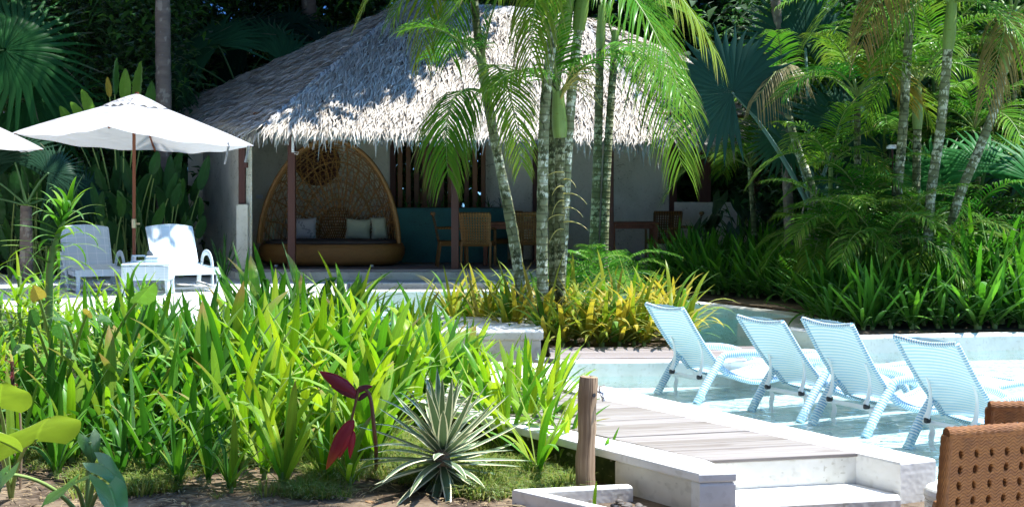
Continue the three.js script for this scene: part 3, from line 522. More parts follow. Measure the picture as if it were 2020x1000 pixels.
// ------------------------------------------------------------------ furniture
// egg-shaped wicker daybed
{
  const d = 22.0, t = thing('wicker_daybed', 'large egg shaped wicker daybed with a woven hood by the left post', 'daybed', V((650 - CX) / FOC * d, FY, -d - 0.3));
  const sup = (a, e) => Math.sign(Math.cos(a)) * Math.pow(Math.abs(Math.cos(a)), e);
  const ring = (sx, sz, y, n = 48) => Array.from({ length: n + 1 }, (_, i) => { const a = i / n * Math.PI * 2; return V(sx * sup(a, 0.8), y, sz * sup(a - Math.PI / 2, 0.8)); });
  const base = new RB();
  const prof = [[1.12, 0.60, 0.03], [1.22, 0.66, 0.08], [1.275, 0.70, 0.2], [1.27, 0.70, 0.32], [1.235, 0.68, 0.385], [1.15, 0.6, 0.39]];
  base.sheet((u, v) => { const k = v * (prof.length - 1), i = Math.min(prof.length - 2, Math.floor(k)), f = k - i, a = u * Math.PI * 2, q = [0, 1, 2].map((c) => lerp(prof[i][c], prof[i + 1][c], f)); return V(q[0] * sup(a, 0.75), q[2], q[1] * sup(a - Math.PI / 2, 0.75)); }, 64, 15);
  const bg = base.build(); { const uv = bg.attributes.uv; for (let i = 0; i < uv.count; i++) uv.setXY(i, uv.getX(i) * 16, uv.getY(i) * 2); }
  part('base', bg, M.wicker, t);
  for (const [x, z] of [[-0.9, 0.5], [0.75, 0.5], [-0.9, -0.5], [0.75, -0.5]]) part('foot', new THREE.CylinderGeometry(0.03, 0.03, 0.035, 12).translate(x, 0.018, z), M.whitePaint, t);
  part('cushion', (() => { const b = new RB(); b.sheet((u, v) => { const a = u * Math.PI * 2, pr = [[0.05, 0.455], [0.9, 0.452], [1, 0.43], [1, 0.395]], k = v * 3, i = Math.min(2, Math.floor(k)), f = k - i; const s = lerp(pr[i][0], pr[i + 1][0], f); return V(1.16 * s * sup(a, 0.75), lerp(pr[i][1], pr[i + 1][1], f), 0.6 * s * sup(a - Math.PI / 2, 0.75)); }, 48, 9); return b.build(); })(), M.cushion, t);
  // hood: half an egg, open to the front
  const H = 1.78, a0 = 1.24;
  const hood = (th, ph) => {                            // th 0..pi along the arch, ph 0..1 from the opening to the back
    const q = ph * Math.PI / 2, c = Math.cos(q * 0.98), x = Math.cos(th), y = Math.sin(th);
    return V((-a0 * x * (1 - 0.06 * y) * 0.98) * (0.25 + 0.75 * c) + 0.04 * y, 0.40 + H * y * (0.30 + 0.70 * c), 0.42 + 0.22 * y * c - 0.98 * Math.sin(q) - 0.1 * y);
  };
  const rim = new RB(); rim.tube(Array.from({ length: 49 }, (_, i) => hood(i / 48 * Math.PI, 0)), 0.038, 10);
  rim.tube(Array.from({ length: 49 }, (_, i) => hood(i / 48 * Math.PI, 0.10)), 0.03, 8);
  part('hood_rim', (() => { const g = rim.build(), uv = g.attributes.uv; for (let i = 0; i < uv.count; i++) uv.setXY(i, uv.getX(i), uv.getY(i) * 2); return g; })(), M.wicker, t);
  const sk = new RB();
  for (const ph of [0.28, 0.5, 0.72, 0.9]) sk.tube(Array.from({ length: 33 }, (_, i) => hood(i / 32 * Math.PI, ph)), 0.014, 6);
  for (let k = 1; k < 14; k++) sk.tube(Array.from({ length: 15 }, (_, i) => hood(k / 14 * Math.PI, i / 14)), 0.014, 6);
  part('hood_rib', sk.build(), M.wicker, t);
  const wv = new RB();
  const NT = 24, NP = 12;
  for (let k = 0; k < NT; k++) { const th = (k + 0.5) / NT * Math.PI; for (const s of [-1, 1]) wv.tube(Array.from({ length: NP + 1 }, (_, i) => hood(clamp(th + s * i / NP * 0.55, 0.01, 3.13), 0.08 + 0.9 * i / NP)), 0.0095, 4, { open: true }); }
  for (let j = 1; j < NP * 2; j += 1.5) wv.tube(Array.from({ length: 41 }, (_, i) => hood(i / 40 * Math.PI, 0.08 + 0.9 * j / (NP * 2))), 0.008, 4, { open: true });
  for (let k = 0; k <= 16; k++) { const x = lerp(-0.33, 0.33, k / 16), h = 0.62 * Math.sqrt(Math.max(0.02, 1 - (x / 0.36) ** 2)); for (const s of [-1, 1]) wv.tube([V(x, 0.40, -0.57), V(clamp(x + s * 0.12, -0.33, 0.33), 0.40 + h * 0.5, -0.60), V(clamp(x + s * 0.06, -0.3, 0.3), 0.40 + h, -0.62)], 0.0095, 4, { open: true }); }
  for (let j = 0; j < 12; j++) { const y = 0.42 + j * 0.052, hw = 0.36 * Math.sqrt(Math.max(0.02, 1 - ((y - 0.4) / 0.62) ** 2)); wv.tube([V(-hw, y, -0.57), V(0, y, -0.62), V(hw, y, -0.57)], 0.008, 4, { open: true }); }
  stuffPart('hood_weave', wv.build(), M.wicker, t);
  const pil = (name, label, px, py, w, h, mat, tilt, z) => {
    const o = part(numbered(name), (() => { const b = new RB(), f = (s) => (u, v) => { const x = u * 2 - 1, y = v * 2 - 1, e = (1 - x ** 4) * (1 - y ** 4), pin = 1 - 0.06 * (1 - Math.abs(x)) * y * y, pin2 = 1 - 0.06 * (1 - Math.abs(y)) * x * x; return V(x * w / 2 * pin2, y * h / 2 * pin, s * 0.075 * Math.pow(Math.max(0, e), 0.6)); }; b.sheet(f(1), 14, 14); b.sheet(f(-1), 14, 14); return b.build(); })(), mat, scene);
    const p = W(px, py, d + z); o.position.copy(p); o.position.y = FY + 0.455 + h / 2 * 0.97; o.rotation.set(-0.22, 0, tilt); tag(o, label, 'pillow');
  };
  pil('pillow', 'grey pillow printed with leaf outlines in the daybed', 601, 450, 0.40, 0.38, M.pillow, 0.02, 0.62);
  pil('pillow', 'plain olive pillow, wider one of the two right of the printed pillow', 706, 452, 0.44, 0.36, M.pillowGreen, -0.04, 0.6);
  pil('pillow', 'plain olive pillow leaning at the right end of the daybed', 748, 450, 0.28, 0.40, M.pillowGreen, 0.08, 0.55);
  pil('pillow', 'dim pale pillow in the left corner of the daybed', 533, 458, 0.16, 0.38, M.pillowGreen, -0.1, 0.5);
  const wd = thing('wall_disc', 'dark round woven disc hung on the white wall behind the daybed', 'wall decoration', W(626, 322, 24.1));
  part('disc', (() => { const b = new RB(); for (let k = 0; k < 7; k++) b.tube(Array.from({ length: 37 }, (_, i) => V(Math.cos(i / 36 * 6.2832) * (0.05 + k * 0.06), Math.sin(i / 36 * 6.2832) * (0.05 + k * 0.06), 0)), 0.022, 6); for (let k = 0; k < 16; k++) b.tube([V(0, 0, 0.01), V(Math.cos(k / 16 * 6.2832) * 0.42, Math.sin(k / 16 * 6.2832) * 0.42, 0.01)], 0.012, 5); b.add(new THREE.CylinderGeometry(0.42, 0.42, 0.015, 36).rotateX(Math.PI / 2).translate(0, 0, -0.02)); return b.build(); })(), M.darkwood, wd);
}
// wicker dining chairs and tables inside the pavilion
function diningChair(label, pos, turn) {
  const t = thing('dining_chair', label, 'chair', pos, turn, null);
  const m = M.wicker, leg = (x, z, tx, tz, h, w = 0.036) => part('leg', new RB().bar(V(x + tx, 0, z + tz), V(x, h, z), w, w, V(0, 0, 1)).build(), m, t);
  leg(-0.25, 0.22, 0, 0.02, 0.62); leg(0.25, 0.22, 0, 0.02, 0.62); leg(-0.25, -0.22, 0, -0.06, 0.44); leg(0.25, -0.22, 0, -0.06, 0.44);
  part('seat', new RB().rbox(V(0, 0.40, 0), 0.52, 0.085, 0.47, 0.02).build(), m, t);
  const back = new RB(), bp = (x, y) => V(x * (0.9 + 0.12 * (y - 0.44) / 0.48), y, -0.22 - 0.22 * (y - 0.44) - 0.03 * Math.cos(x * 4));
  for (let i = 0; i <= 11; i++) { const x = -0.25 + i * 0.5 / 11, w = i % 11 ? 0.022 : 0.05; back.strip([0, 1, 2, 3].map((k) => bp(x, 0.40 + k * 0.17)), [w, w, w, w], V(1, 0, 0), 0, { flat: true }); back.strip([0, 1, 2, 3].map((k) => bp(x, 0.40 + k * 0.17).add(V(0, 0, -0.015))), [w, w, w, w], V(1, 0, 0), 0, { flat: true }); }
  for (let j = 0; j <= 11; j++) { const y = 0.42 + j * 0.49 / 11, w = j === 11 ? 0.07 : 0.022; back.tube([-0.26, -0.13, 0, 0.13, 0.26].map((x) => bp(x, y).add(V(0, 0, -0.008))), w / 2, 6); }
  part('backrest', back.build(), m, t);
  for (const s of [-1, 1]) part('armrest', new RB().tube([V(s * 0.26, 0.66, -0.27), V(s * 0.275, 0.665, 0), V(s * 0.26, 0.64, 0.22)], 0.022, 8, { flat: 0.7 }).build(), m, t);
  return t;
}
const at = (px, d, y = FY) => V((px - CX) / FOC * d, y, -d);
diningChair('wicker dining chair with its perforated back turned to the pool, right of the middle post', at(944, 21.75), Math.PI - 0.16);
diningChair('wicker dining chair seen from the side, half behind the middle pavilion post', at(893, 22.0), Math.PI / 2 + 0.12);
diningChair('wicker dining chair between the lichen palm stems, facing the teal wall', at(1040, 22.3), Math.PI);
diningChair('wicker chair with a rounded back beyond the near dining table', at(1003, 22.95), 0);
diningChair('shaded chair facing the right hand table, in front of the low wall', at(1308, 22.9), -0.4);
diningChair('dark chair turned side on at the right table, nearest to the potted plant', at(1346, 22.6), -Math.PI / 2 - 0.2);
function table(label, pos, w, d) {
  const t = thing('dining_table', label, 'table', pos);
  part('table_top', new RB().rbox(V(0, 0.735, 0), w, 0.04, d, 0.008).build(), M.teak, t);
  for (const [sx, sz] of [[-1, 1], [1, 1], [-1, -1], [1, -1]]) part('leg', new RB().rbox(V(sx * (w / 2 - 0.05), 0.357, sz * (d / 2 - 0.05)), 0.07, 0.714, 0.07).build(), M.teak, t);
  part('apron', new RB().rbox(V(0, 0.675, d / 2 - 0.05), w - 0.18, 0.075, 0.025).build(), M.teak, t);
}
table('timber dining table behind the lichen palm stems', at(1008, 22.5), 1.0, 0.8);
table('timber dining table at the right end of the pavilion floor', at(1248, 22.7), 0.85, 0.85);
// potted plant
{
  const p = at(1453, 22.3, 0.16), t = thing('potted_plant', 'white tapered pot with a large leaved dark plant by the low wall', 'potted plant', p);
  part('pot', new THREE.LatheGeometry([[0.0, 0.0], [0.17, 0.0], [0.19, 0.05], [0.25, 0.56], [0.255, 0.60], [0.235, 0.60], [0.22, 0.54], [0.0, 0.53]].map(([a, b]) => new THREE.Vector2(a, b)), 40), M.plaster, t);
  for (let i = 0; i < 15; i++) {
    const a = rr(-1, 1) * 1.7 + (i % 2 ? 0 : Math.PI * 0.1), h = rr(0.75, 1.45), r = rr(0.25, 0.72), tip = V(Math.sin(a) * r, h, Math.cos(a) * r * 0.6);
    const st = part('stalk', new RB().tube(bez(V(0, 0.5, 0), V(tip.x * 0.3, h * 0.9, tip.z * 0.3), tip, 8), 0.011, 6).build(), M.stem, t);
    const lf = part('leaf', heartLeaf(rr(0.36, 0.52), rr(0.28, 0.38), i), M.pottedLeaf, t); lf.position.copy(tip); lf.rotation.set(rr(0.9, 1.35), a + rr(-0.4, 0.4), 0, 'YXZ');
  }
}
function heartLeaf(L, Wd, seed) {                        // hangs along +z from its stalk, lobed behind
  const b = new RB(), r = rng(seed + 400), k1 = r() * 0.5 + 0.2, wob = r() * 6;
  b.sheet((u, v) => {
    const x = u * 2 - 1, s = v, prof = Math.pow(Math.sin(Math.PI * Math.pow(clamp(s * 0.93 + 0.07, 0, 1), 0.62)), 0.75) * (1 - 0.25 * s) * (1 - 0.45 * s ** 4);
    const lobe = (1 - s) * (1 - s) * Math.abs(x) * 0.35, z = L * (s - lobe * 0.9) - 0.02, y = -k1 * L * s * s * 0.6 + Math.abs(x) * 0.07 * L - Math.abs(x) ** 2 * 0.05 * L + 0.035 * L * Math.sin(s * 11 + wob + x) * x * x;
    return V(x * Wd * 0.58 * Math.max(0.0, prof), y, z);
  }, 10, 14);
  return b.build();
}
// hanging parasols
function parasol(label, pos, half, H, edge, tilt, turn, droop) {
  const t = thing('parasol', label, 'parasol', pos, turn);
  part('pole', new RB().tube([V(0, 0.34, 0), V(0, H * 0.5, 0), V(0, H - 0.02, 0)], 0.024, 14).build(), M.teak, t);
  part('base', new RB().tube([V(0, 0, 0), V(0, 0.05, 0)], 0.26, 28).tube([V(0, 0.05, 0), V(0, 0.52, 0)], 0.031, 14).build(), M.whitePaint, t);
  part('crank', new RB().tube([V(-0.02, 0.98, 0), V(0.085, 0.98, 0)], 0.014, 8).tube([V(0, 0.92, 0), V(0, 1.05, 0)], 0.034, 12).build(), M.brass, t);
  const can = new THREE.Group(); can.name = 'canopy'; can.position.y = edge; can.rotation.set(tilt[0], 0, tilt[1]); t.add(can);
  const top = H - edge, cs = [[1, 0], [0, 1], [-1, 0], [0, -1]].map(([a, b]) => [a * half, b * half]);
  for (let k = 0; k < 4; k++) {
    const A = cs[k], B = cs[(k + 1) % 4];
    part('canopy_panel', new RB().sheet((u, v) => {
      const f = 0.13 + 0.87 * v, x = lerp(A[0], B[0], u) * f, z = lerp(A[1], B[1], u) * f, e = 1 - (2 * u - 1) ** 2;
      const y = top * Math.pow(1 - f, 0.92) * 0.98 - 0.05 * e * Math.sin(v * Math.PI * 0.9) - droop * e * v * v * 0.6 + 0.012 * Math.sin(u * 19 + v * 7 + k) * v * e;
      return V(x, y, z);
    }, 20, 18).build(), M.canvas, can);
    part('vent', new RB().sheet((u, v) => { const f = 0.27 * v, e = 1 - (2 * u - 1) ** 2; return V(lerp(A[0], B[0], u) * f, top * 1.01 * (1 - f * 0.94) + 0.035 + 0.018 * Math.sin(u * 22 + k) * v - 0.05 * v * v, lerp(A[1], B[1], u) * f); }, 20, 5).build(), M.canvas, can);
    part('rib', new RB().bar(V(0, top * 0.96, 0), V(A[0] * 0.98, -0.012, A[1] * 0.98), 0.02, 0.026).build(), M.teak, can);
    part('strut', new RB().bar(V(0, top * 0.28, 0), V(A[0] * 0.5, top * 0.46, A[1] * 0.5), 0.018, 0.022).build(), M.teak, can);
  }
  part('hub', new RB().tube([V(0, top * 0.24, 0), V(0, top * 0.33, 0)], 0.05, 14).tube([V(0, top * 1.0, 0), V(0, top * 1.06 + 0.02, 0)], 0.03, 12).build(), M.teak, can);
  return { t, can };
}
{
  const d = 18.6, p = at(263, d, 0.25);
  const { can } = parasol('large white square parasol on a timber pole between the two white loungers', p, 1.74, 2.86, 2.22, [-0.055, -0.05], 0.10, 0.10);
  for (const [x, z, l] of [[1.40, 0.30, 0.32], [1.66, 0.05, 0.26]]) part('tie_strap', new RB().strip([V(x, 0.0, z), V(x + 0.01, -0.06, z + 0.02), V(x - 0.01, -l * 0.6, z + 0.02), V(x - 0.03, -l, z + 0.02)], [0.035, 0.035, 0.03, 0.03], V(1, 0, 0.3), 0, { flat: true }).build(), M.canvas, can);
  parasol('white parasol cut by the left edge, beyond the loungers', at(-95, 19.8, 0.25), 1.40, 2.80, 2.15, [0, -0.02], 0.05, 0.05);
}
// white wicker loungers on the terrace
function whiteLounger(label, pos, turn, back = 0.50) {   // faces +z
  const t = thing('white_lounger', label, 'sun lounger', pos, turn);
  const w = 0.68, top = (s) => 0.335 + 0.02 * Math.cos(s * 5);
  part('seat', (() => { const b = new RB(); b.sheet((u, v) => V((u - 0.5) * w, 0.33 + 0.015 * Math.cos(v * 6), lerp(-0.25, 1.12, v)), 6, 12); b.sheet((u, v) => V((u - 0.5) * w, 0.29, lerp(-0.25, 1.12, v)), 2, 4); for (const s of [-0.5, 0.5]) b.sheet((u, v) => V(s * w, lerp(0.25, 0.345, u), lerp(-0.25, 1.12, v)), 1, 10); return b.build(); })(), M.white, t);
  part('apron', (() => { const b = new RB(); b.sheet((u, v) => V((u - 0.5) * (w + 0.06), lerp(0.345, 0.25, v), 1.13 + 0.02 * v), 4, 2); b.sheet((u, v) => V((u - 0.5) * (w + 0.06), lerp(0.345, 0.25, v), 1.10), 4, 2); b.sheet((u, v) => V((u - 0.5) * (w + 0.06), 0.345, 1.13 - v * 0.06), 2, 1); return b.build(); })(), M.white, t);
  part('backrest', (() => { const b = new RB(), f = (o) => (u, v) => { const x = u * 2 - 1; return V(x * w / 2 * (1 + 0.04 * v), 0.33 + v * 0.60 - 0.02 * x * x * v + (v > 0.9 ? -0.02 * x * x : 0), -0.25 - v * back - 0.018 * (1 - x * x) * Math.sin(v * 2.6) + o); }; b.sheet(f(0), 10, 14); b.sheet(f(-0.025), 10, 14); b.tube(Array.from({ length: 11 }, (_, i) => f(-0.012)(i / 10, 1)), 0.016, 8); for (const u of [0, 1]) b.tube(Array.from({ length: 11 }, (_, i) => f(-0.012)(u, i / 10)), 0.016, 8); return b.build(); })(), M.white, t);
  for (const s of [-1, 1]) {
    part('leg', new RB().bar(V(s * 0.34, 0, 1.17), V(s * 0.33, 0.28, 1.11), 0.075, 0.05, V(1, 0, 0)).build(), M.white, t);
    part('leg', new RB().bar(V(s * 0.37, 0, -0.36), V(s * 0.36, 0.34, -0.20), 0.06, 0.06, V(1, 0, 0)).build(), M.white, t);
    part('armrest', new RB().tube(spline([V(s * 0.40, 0.30, -0.30), V(s * 0.42, 0.47, -0.24), V(s * 0.43, 0.52, -0.08), V(s * 0.43, 0.49, 0.16), V(s * 0.42, 0.36, 0.36), V(s * 0.39, 0.10, 0.50), V(s * 0.385, 0.0, 0.54)], 22), 0.045, 10, { flat: 0.45, up: V(s, 0, 0) }).build(), M.white, t);
    part('side_rail', new RB().bar(V(s * 0.36, 0.275, -0.3), V(s * 0.36, 0.285, 1.08), 0.05, 0.06).build(), M.white, t);
  }
  part('brace', new RB().bar(V(-0.3, 0.05, 0.95), V(0.3, 0.05, 0.95), 0.03, 0.03).bar(V(-0.33, 0.06, -0.2), V(-0.33, 0.05, 0.95), 0.03, 0.03).bar(V(0.33, 0.06, -0.2), V(0.33, 0.05, 0.95), 0.03, 0.03).build(), M.whitePaint, t);
  return t;
}
whiteLounger('white woven sun lounger right of the parasol pole and side table', at(352, 19.3, 0.25), 0.46);
whiteLounger('white woven sun lounger left of the parasol pole, partly behind the leafy dracaena', at(178, 19.0, 0.25), 0.46);
{
  const t = thing('side_table', 'low white woven side table under the parasol between two loungers', 'side table', at(291, 17.9, 0.25), 0.12);
  part('table_top', new RB().rbox(V(0, 0.43, 0), 0.66, 0.03, 0.5, 0.012).build(), M.white, t);
  part('apron', new RB().rbox(V(0, 0.31, 0.235), 0.65, 0.20, 0.03, 0.012).rbox(V(-0.32, 0.31, 0), 0.03, 0.20, 0.46, 0.01).rbox(V(0.32, 0.31, 0), 0.03, 0.20, 0.46, 0.01).build(), M.white, t);
  for (const [x, z] of [[-0.29, 0.21], [0.29, 0.21], [-0.29, -0.21], [0.29, -0.21]]) part('leg', new RB().bar(V(x * 1.06, 0, z * 1.05), V(x, 0.22, z), 0.05, 0.05).build(), M.white, t);
  const tray = thing('tray', 'small pale blue rack with a raised handle on the white side table', 'tray', at(272, 17.95, 0.696), 0.12);
  part('base', new RB().rbox(V(0.0, 0.015, 0), 0.20, 0.03, 0.15).build(), M.white, tray);
  part('handle', new RB().tube([V(-0.09, 0.02, 0), V(-0.09, 0.095, 0), V(0.09, 0.095, 0), V(0.09, 0.02, 0)], 0.014, 8).build(), M.white, tray);
  const box = thing('folded_towel', 'small folded pale towel right of the rack on the white side table', 'towel', at(299, 17.95, 0.696), 0.12);
  part('fold', new RB().rbox(V(0, 0.03, 0), 0.19, 0.06, 0.14, 0.02).build(), M.white, box); part('fold', new RB().rbox(V(0.004, 0.078, 0), 0.175, 0.034, 0.13, 0.016).build(), M.white, box);
}
// blue and white sling loungers in the shallow water
const blueLounger = (() => {                             // local axes: +x along the lounger, +z to its right, origin at the water under the left rear foot
  const t = thing('pool_lounger', '', 'sun lounger', V(0, 0, 0), 0, 'blue loungers in the shallow pool');
  const Wd = 0.575, f0 = -0.10, blue = [0.50, 0.73, 0.83], wh = [0.84, 0.90, 0.90];
  for (const z of [0, Wd]) {
    part('leg', new RB().tube(spline([V(-0.03, f0, z), V(0.10, 0.09, z), V(0.235, 0.262, z)], 10), 0.034, 12).build(), M.stripe, t);
    part('armrest', new RB().tube(spline([V(0.20, 0.225, z), V(0.255, 0.28, z), V(0.34, 0.292, z), V(0.62, 0.285, z), V(0.85, 0.24, z), V(1.05, 0.13, z), V(1.15, 0.0, z), V(1.19, f0, z)], 26), 0.031, 12, { flat: 0.75, up: V(0, 0, 1) }).build(), M.stripe, t);
    part('seat_rail', new RB().tube(spline([V(0.20, 0.22, z + (z ? -0.03 : 0.03)), V(0.34, 0.12, z + (z ? -0.03 : 0.03)), V(0.62, 0.035, z + (z ? -0.03 : 0.03)), V(0.90, 0.05, z + (z ? -0.03 : 0.03)), V(1.25, 0.15, z + (z ? -0.03 : 0.03)), V(1.75, 0.17, z + (z ? -0.03 : 0.03)), V(1.80, 0.14, z + (z ? -0.03 : 0.03))], 30), 0.026, 10).build(), M.stripe, t);
    part('foot_leg', new RB().tube([V(1.72, 0.15, z + (z ? -0.04 : 0.04)), V(1.76, f0, z + (z ? -0.03 : 0.03))], 0.024, 10).build(), M.stripe, t);
  }
  const sling = (path, z0, z1, sag, step, name) => {
    const b = new RB(), pts = spline(path, 200), L = []; let acc = 0; L[0] = 0; for (let i = 1; i < pts.length; i++) L[i] = acc += pts[i].distanceTo(pts[i - 1]);
    let j = 0, k = 0;
    for (let s = 0.004; s < acc; s += step, k++) {
      while (L[j + 1] < s) j++;
      const f = (s - L[j]) / (L[j + 1] - L[j]), p = pts[j].clone().lerp(pts[j + 1], f), tan = pts[j + 1].clone().sub(pts[j]).normalize(), nrm = V(-tan.y, tan.x, 0);
      b.col = k % 2 ? wh : blue;
      const row = Array.from({ length: 7 }, (_, i) => { const u = i / 6; return V(p.x, p.y, lerp(z0, z1, u)).addScaledVector(nrm, -sag * 4 * u * (1 - u)); });
      b.strip(row, row.map(() => step * 0.97), tan, 0, { flat: true });
    }
    for (let i = 1; i < 6; i++) { b.col = wh; const u = i / 6, line = pts.filter((_, q) => q % 10 === 0).map((p, q, a) => { const t0 = (a[Math.min(a.length - 1, q + 1)]).clone().sub(a[Math.max(0, q - 1)]).normalize(), nrm = V(-t0.y, t0.x, 0); return V(p.x, p.y, lerp(z0, z1, u)).addScaledVector(nrm, -sag * 4 * u * (1 - u) - 0.003); }); b.strip(line, line.map(() => 0.004), V(0, 0, 1), 0, { flat: true }); }
    return b.build();
  };
  const bt = V(-0.155, 0.70, 0), bb = V(0.30, 0.115, 0);
  const bk = part('backrest', sling([bb, bb.clone().lerp(bt, 0.5).add(V(-0.015, -0.012, 0)), bt], 0.03, Wd - 0.03, 0.03, 0.0145), M.strand, t);
  part('frame', (() => { const b = new RB(); for (const z of [0.02, Wd - 0.02]) b.tube(spline([V(bb.x, bb.y, z), bb.clone().lerp(bt, 0.5).add(V(-0.015, -0.012, z)), V(bt.x, bt.y, z)], 14), 0.017, 10); b.tube([0, 0.2, 0.4, 0.6, 0.8, 1].map((u) => V(bt.x + 0.02 * Math.sin(u * Math.PI), bt.y - 0.028 * Math.sin(u * Math.PI), lerp(0.02, Wd - 0.02, u))), 0.018, 10); return b.build(); })(), M.stripe, bk);
  part('seat', sling([V(0.30, 0.12, 0), V(0.62, 0.035, 0), V(0.90, 0.05, 0), V(1.25, 0.15, 0), V(1.78, 0.165, 0)], 0.04, Wd - 0.04, 0.015, 0.0145), M.strand, t);
  for (const z of [0.09, Wd - 0.09]) {
    const br = part('support_bracket', new RB().tube(spline([V(0.055, 0.415, z), V(0.09, 0.34, z), V(0.10, 0.25, z), V(0.085, 0.17, z), V(0.06, 0.12, z)], 12), (u) => 0.011 + 0.016 * u * u, 10, { flat: 0.6 }).build(), M.whitePaint, t);
    part('pivot', new RB().rbox(V(0.07, 0.105, z), 0.05, 0.04, 0.035, 0.012).build(), M.blackPlastic, br);
    part('hook', new RB().tube(spline([V(0.09, 0.09, z), V(0.12, 0.03, z), V(0.105, -0.03, z), V(0.12, -0.12, z)], 10), (u) => 0.014 + 0.012 * Math.sin(u * 3), 8, { flat: 0.5 }).build(), M.whitePaint, br);
  }
  part('cross_bar', new RB().tube([V(0.10, 0.085, 0.0), V(0.10, 0.085, Wd)], 0.018, 10).build(), M.whitePaint, t);
  part('foot_bar', new RB().tube([V(1.80, 0.15, 0.03), V(1.80, 0.15, Wd - 0.03)], 0.022, 10).build(), M.stripe, t);
  return t;
})();
{
  const turn = Math.atan2(0.48, 0.877), spots = [[1.30, -11.15], [1.96, -10.26], [2.31, -9.66], [2.75, -8.74]];
  const labels = ['blue striped pool lounger beside the yellow green plants, farthest of the four', 'blue striped pool lounger directly in front of the one beside the yellow plants', 'pale striped pool lounger between its neighbours, third counted from the yellow plants', 'pale blue pool lounger nearest to the brown rattan chairs'];
  spots.forEach(([x, z], i) => { const o = i ? copy(blueLounger, labels[i], V(x, 0, z), turn + [0, 0.01, -0.02, 0.015][i]) : blueLounger; o.children.filter((c) => c.name === 'backrest').forEach((c) => { const a = [0, 0.045, -0.035, 0.025][i], q = V(0.30, 0.115, 0), r = q.clone().applyAxisAngle(V(0, 0, 1), a); c.rotation.z = a; c.position.copy(q.sub(r)); }); if (!i) { o.position.set(x, 0, z); o.rotation.y = turn; o.userData.label = labels[0]; } });
}
// brown rattan armchairs close to the camera
function rattanChair(label, pos, turn) {                 // its back faces -z locally
  const t = thing('rattan_chair', label, 'chair', pos, turn);
  const Wd = 0.56, y0 = 0.42, y1 = 0.86;
  const s = new THREE.Shape([[-Wd / 2, y0], [Wd / 2, y0], [Wd / 2 + 0.01, y1], [-Wd / 2 - 0.01, y1]].map(([a, b]) => new THREE.Vector2(a, b)));
  for (let j = 0; j < 9; j++) for (let i = 0; i < 11; i++) { const x = -0.25 + i * 0.05, y = y0 + 0.035 + j * 0.044; const h = new THREE.Path(); h.absellipse(x + rr(-0.001, 0.001), y, 0.0092 + rr(-0.0008, 0.0012), 0.0150, 0, Math.PI * 2, true, j % 2 ? 0.15 : -0.15); s.holes.push(h); }
  const g = new THREE.ExtrudeGeometry(s, { depth: 0.016, bevelEnabled: true, bevelSize: 0.004, bevelThickness: 0.006, bevelSegments: 2, curveSegments: 10 });
  const bend = (q) => { const p = q.attributes.position; for (let i = 0; i < p.count; i++) { const x = p.getX(i), y = p.getY(i); p.setZ(i, p.getZ(i) - 0.30 * (y - y0) * 0.4); } q.computeVertexNormals(); const uv = q.attributes.uv; for (let i = 0; i < uv.count; i++) uv.setXY(i, p.getX(i) * 3.5, p.getY(i) * 2.6); return q; };
  part('backrest', bend(g), M.rattan, t);
  const knots = new RB();
  for (const y of [y0 + 0.004, y0 - 0.03]) knots.tube([-0.28, -0.14, 0, 0.14, 0.28].map((x) => V(x, y, 0.0)), 0.012, 8);
  part('binding', knots.build(), M.rattan, t);
  const rim = new RB(); const path = []; for (let i = 0; i <= 96; i++) { const x = lerp(-Wd / 2 - 0.012, Wd / 2 + 0.012, i / 96); path.push(V(x, y1 + 0.004, -0.30 * (y1 - y0) * 0.4 + 0.008)); }
  rim.tube(path, (u) => 0.0165 + 0.0028 * Math.abs(Math.sin(u * Math.PI * 27)), 10);
  for (const sx of [-1, 1]) { const q = []; for (let i = 0; i <= 60; i++) { const y = lerp(y1, 0.30, i / 60), x = sx * (Wd / 2 + 0.008); q.push(V(x, y, -0.30 * (y - y0) * 0.4 + 0.008)); } rim.tube(q, (u) => 0.0155 + 0.0025 * Math.abs(Math.sin(u * Math.PI * 21)), 10); }
  part('back_rim', rim.build(), M.rattan, t);
  part('seat', new RB().rbox(V(0, 0.40, 0.28), 0.56, 0.08, 0.50, 0.025).build(), M.rattan, t);
  for (const [x, z] of [[-0.26, 0.02], [0.26, 0.02], [-0.26, 0.5], [0.26, 0.5]]) part('leg', new RB().tube([V(x, 0, z), V(x, 0.37, z)], 0.022, 10).build(), M.rattan, t);
  return t;
}
{
  const p1 = W(1878, 848, 3.45), p2 = W(1962, 796, 4.0);
  const c = (p, turn) => { const l = V(0.28, 0.87, -0.05).applyAxisAngle(UP, turn); return V(p.x - l.x, p.y - l.y, p.z - l.z); };
  const t1 = Math.PI + 0.30, t2 = Math.PI + 0.02;
  const place = (label, p, turn, y) => { const q = c(p, turn); return rattanChair(label, V(q.x, y, q.z), turn); };
  place('brown rattan chair with a perforated back, nearest to the camera', p1, t1, W(1878, 848, 3.45).y - 0.875);
  place('brown rattan chair half hidden behind the nearest rattan chair', p2, t2, W(1962, 796, 4.0).y - 0.875);
}
// small white lamp among the palms
{
  const t = thing('garden_lamp', 'small white dome lamp on a thin stake among the right palms', 'lamp', W(1762, 290, 15.4));
  part('shade', new THREE.LatheGeometry([[0.0, 0.03], [0.04, 0.028], [0.07, 0.012], [0.075, -0.02], [0.06, -0.022], [0.0, -0.02]].map(([a, b]) => new THREE.Vector2(a, b)), 24), M.whitePaint, t);
  part('stake', new RB().tube([V(0, -0.02, 0), V(0.01, -2.06, 0)], 0.012, 8).build(), M.darkwood, t);
}

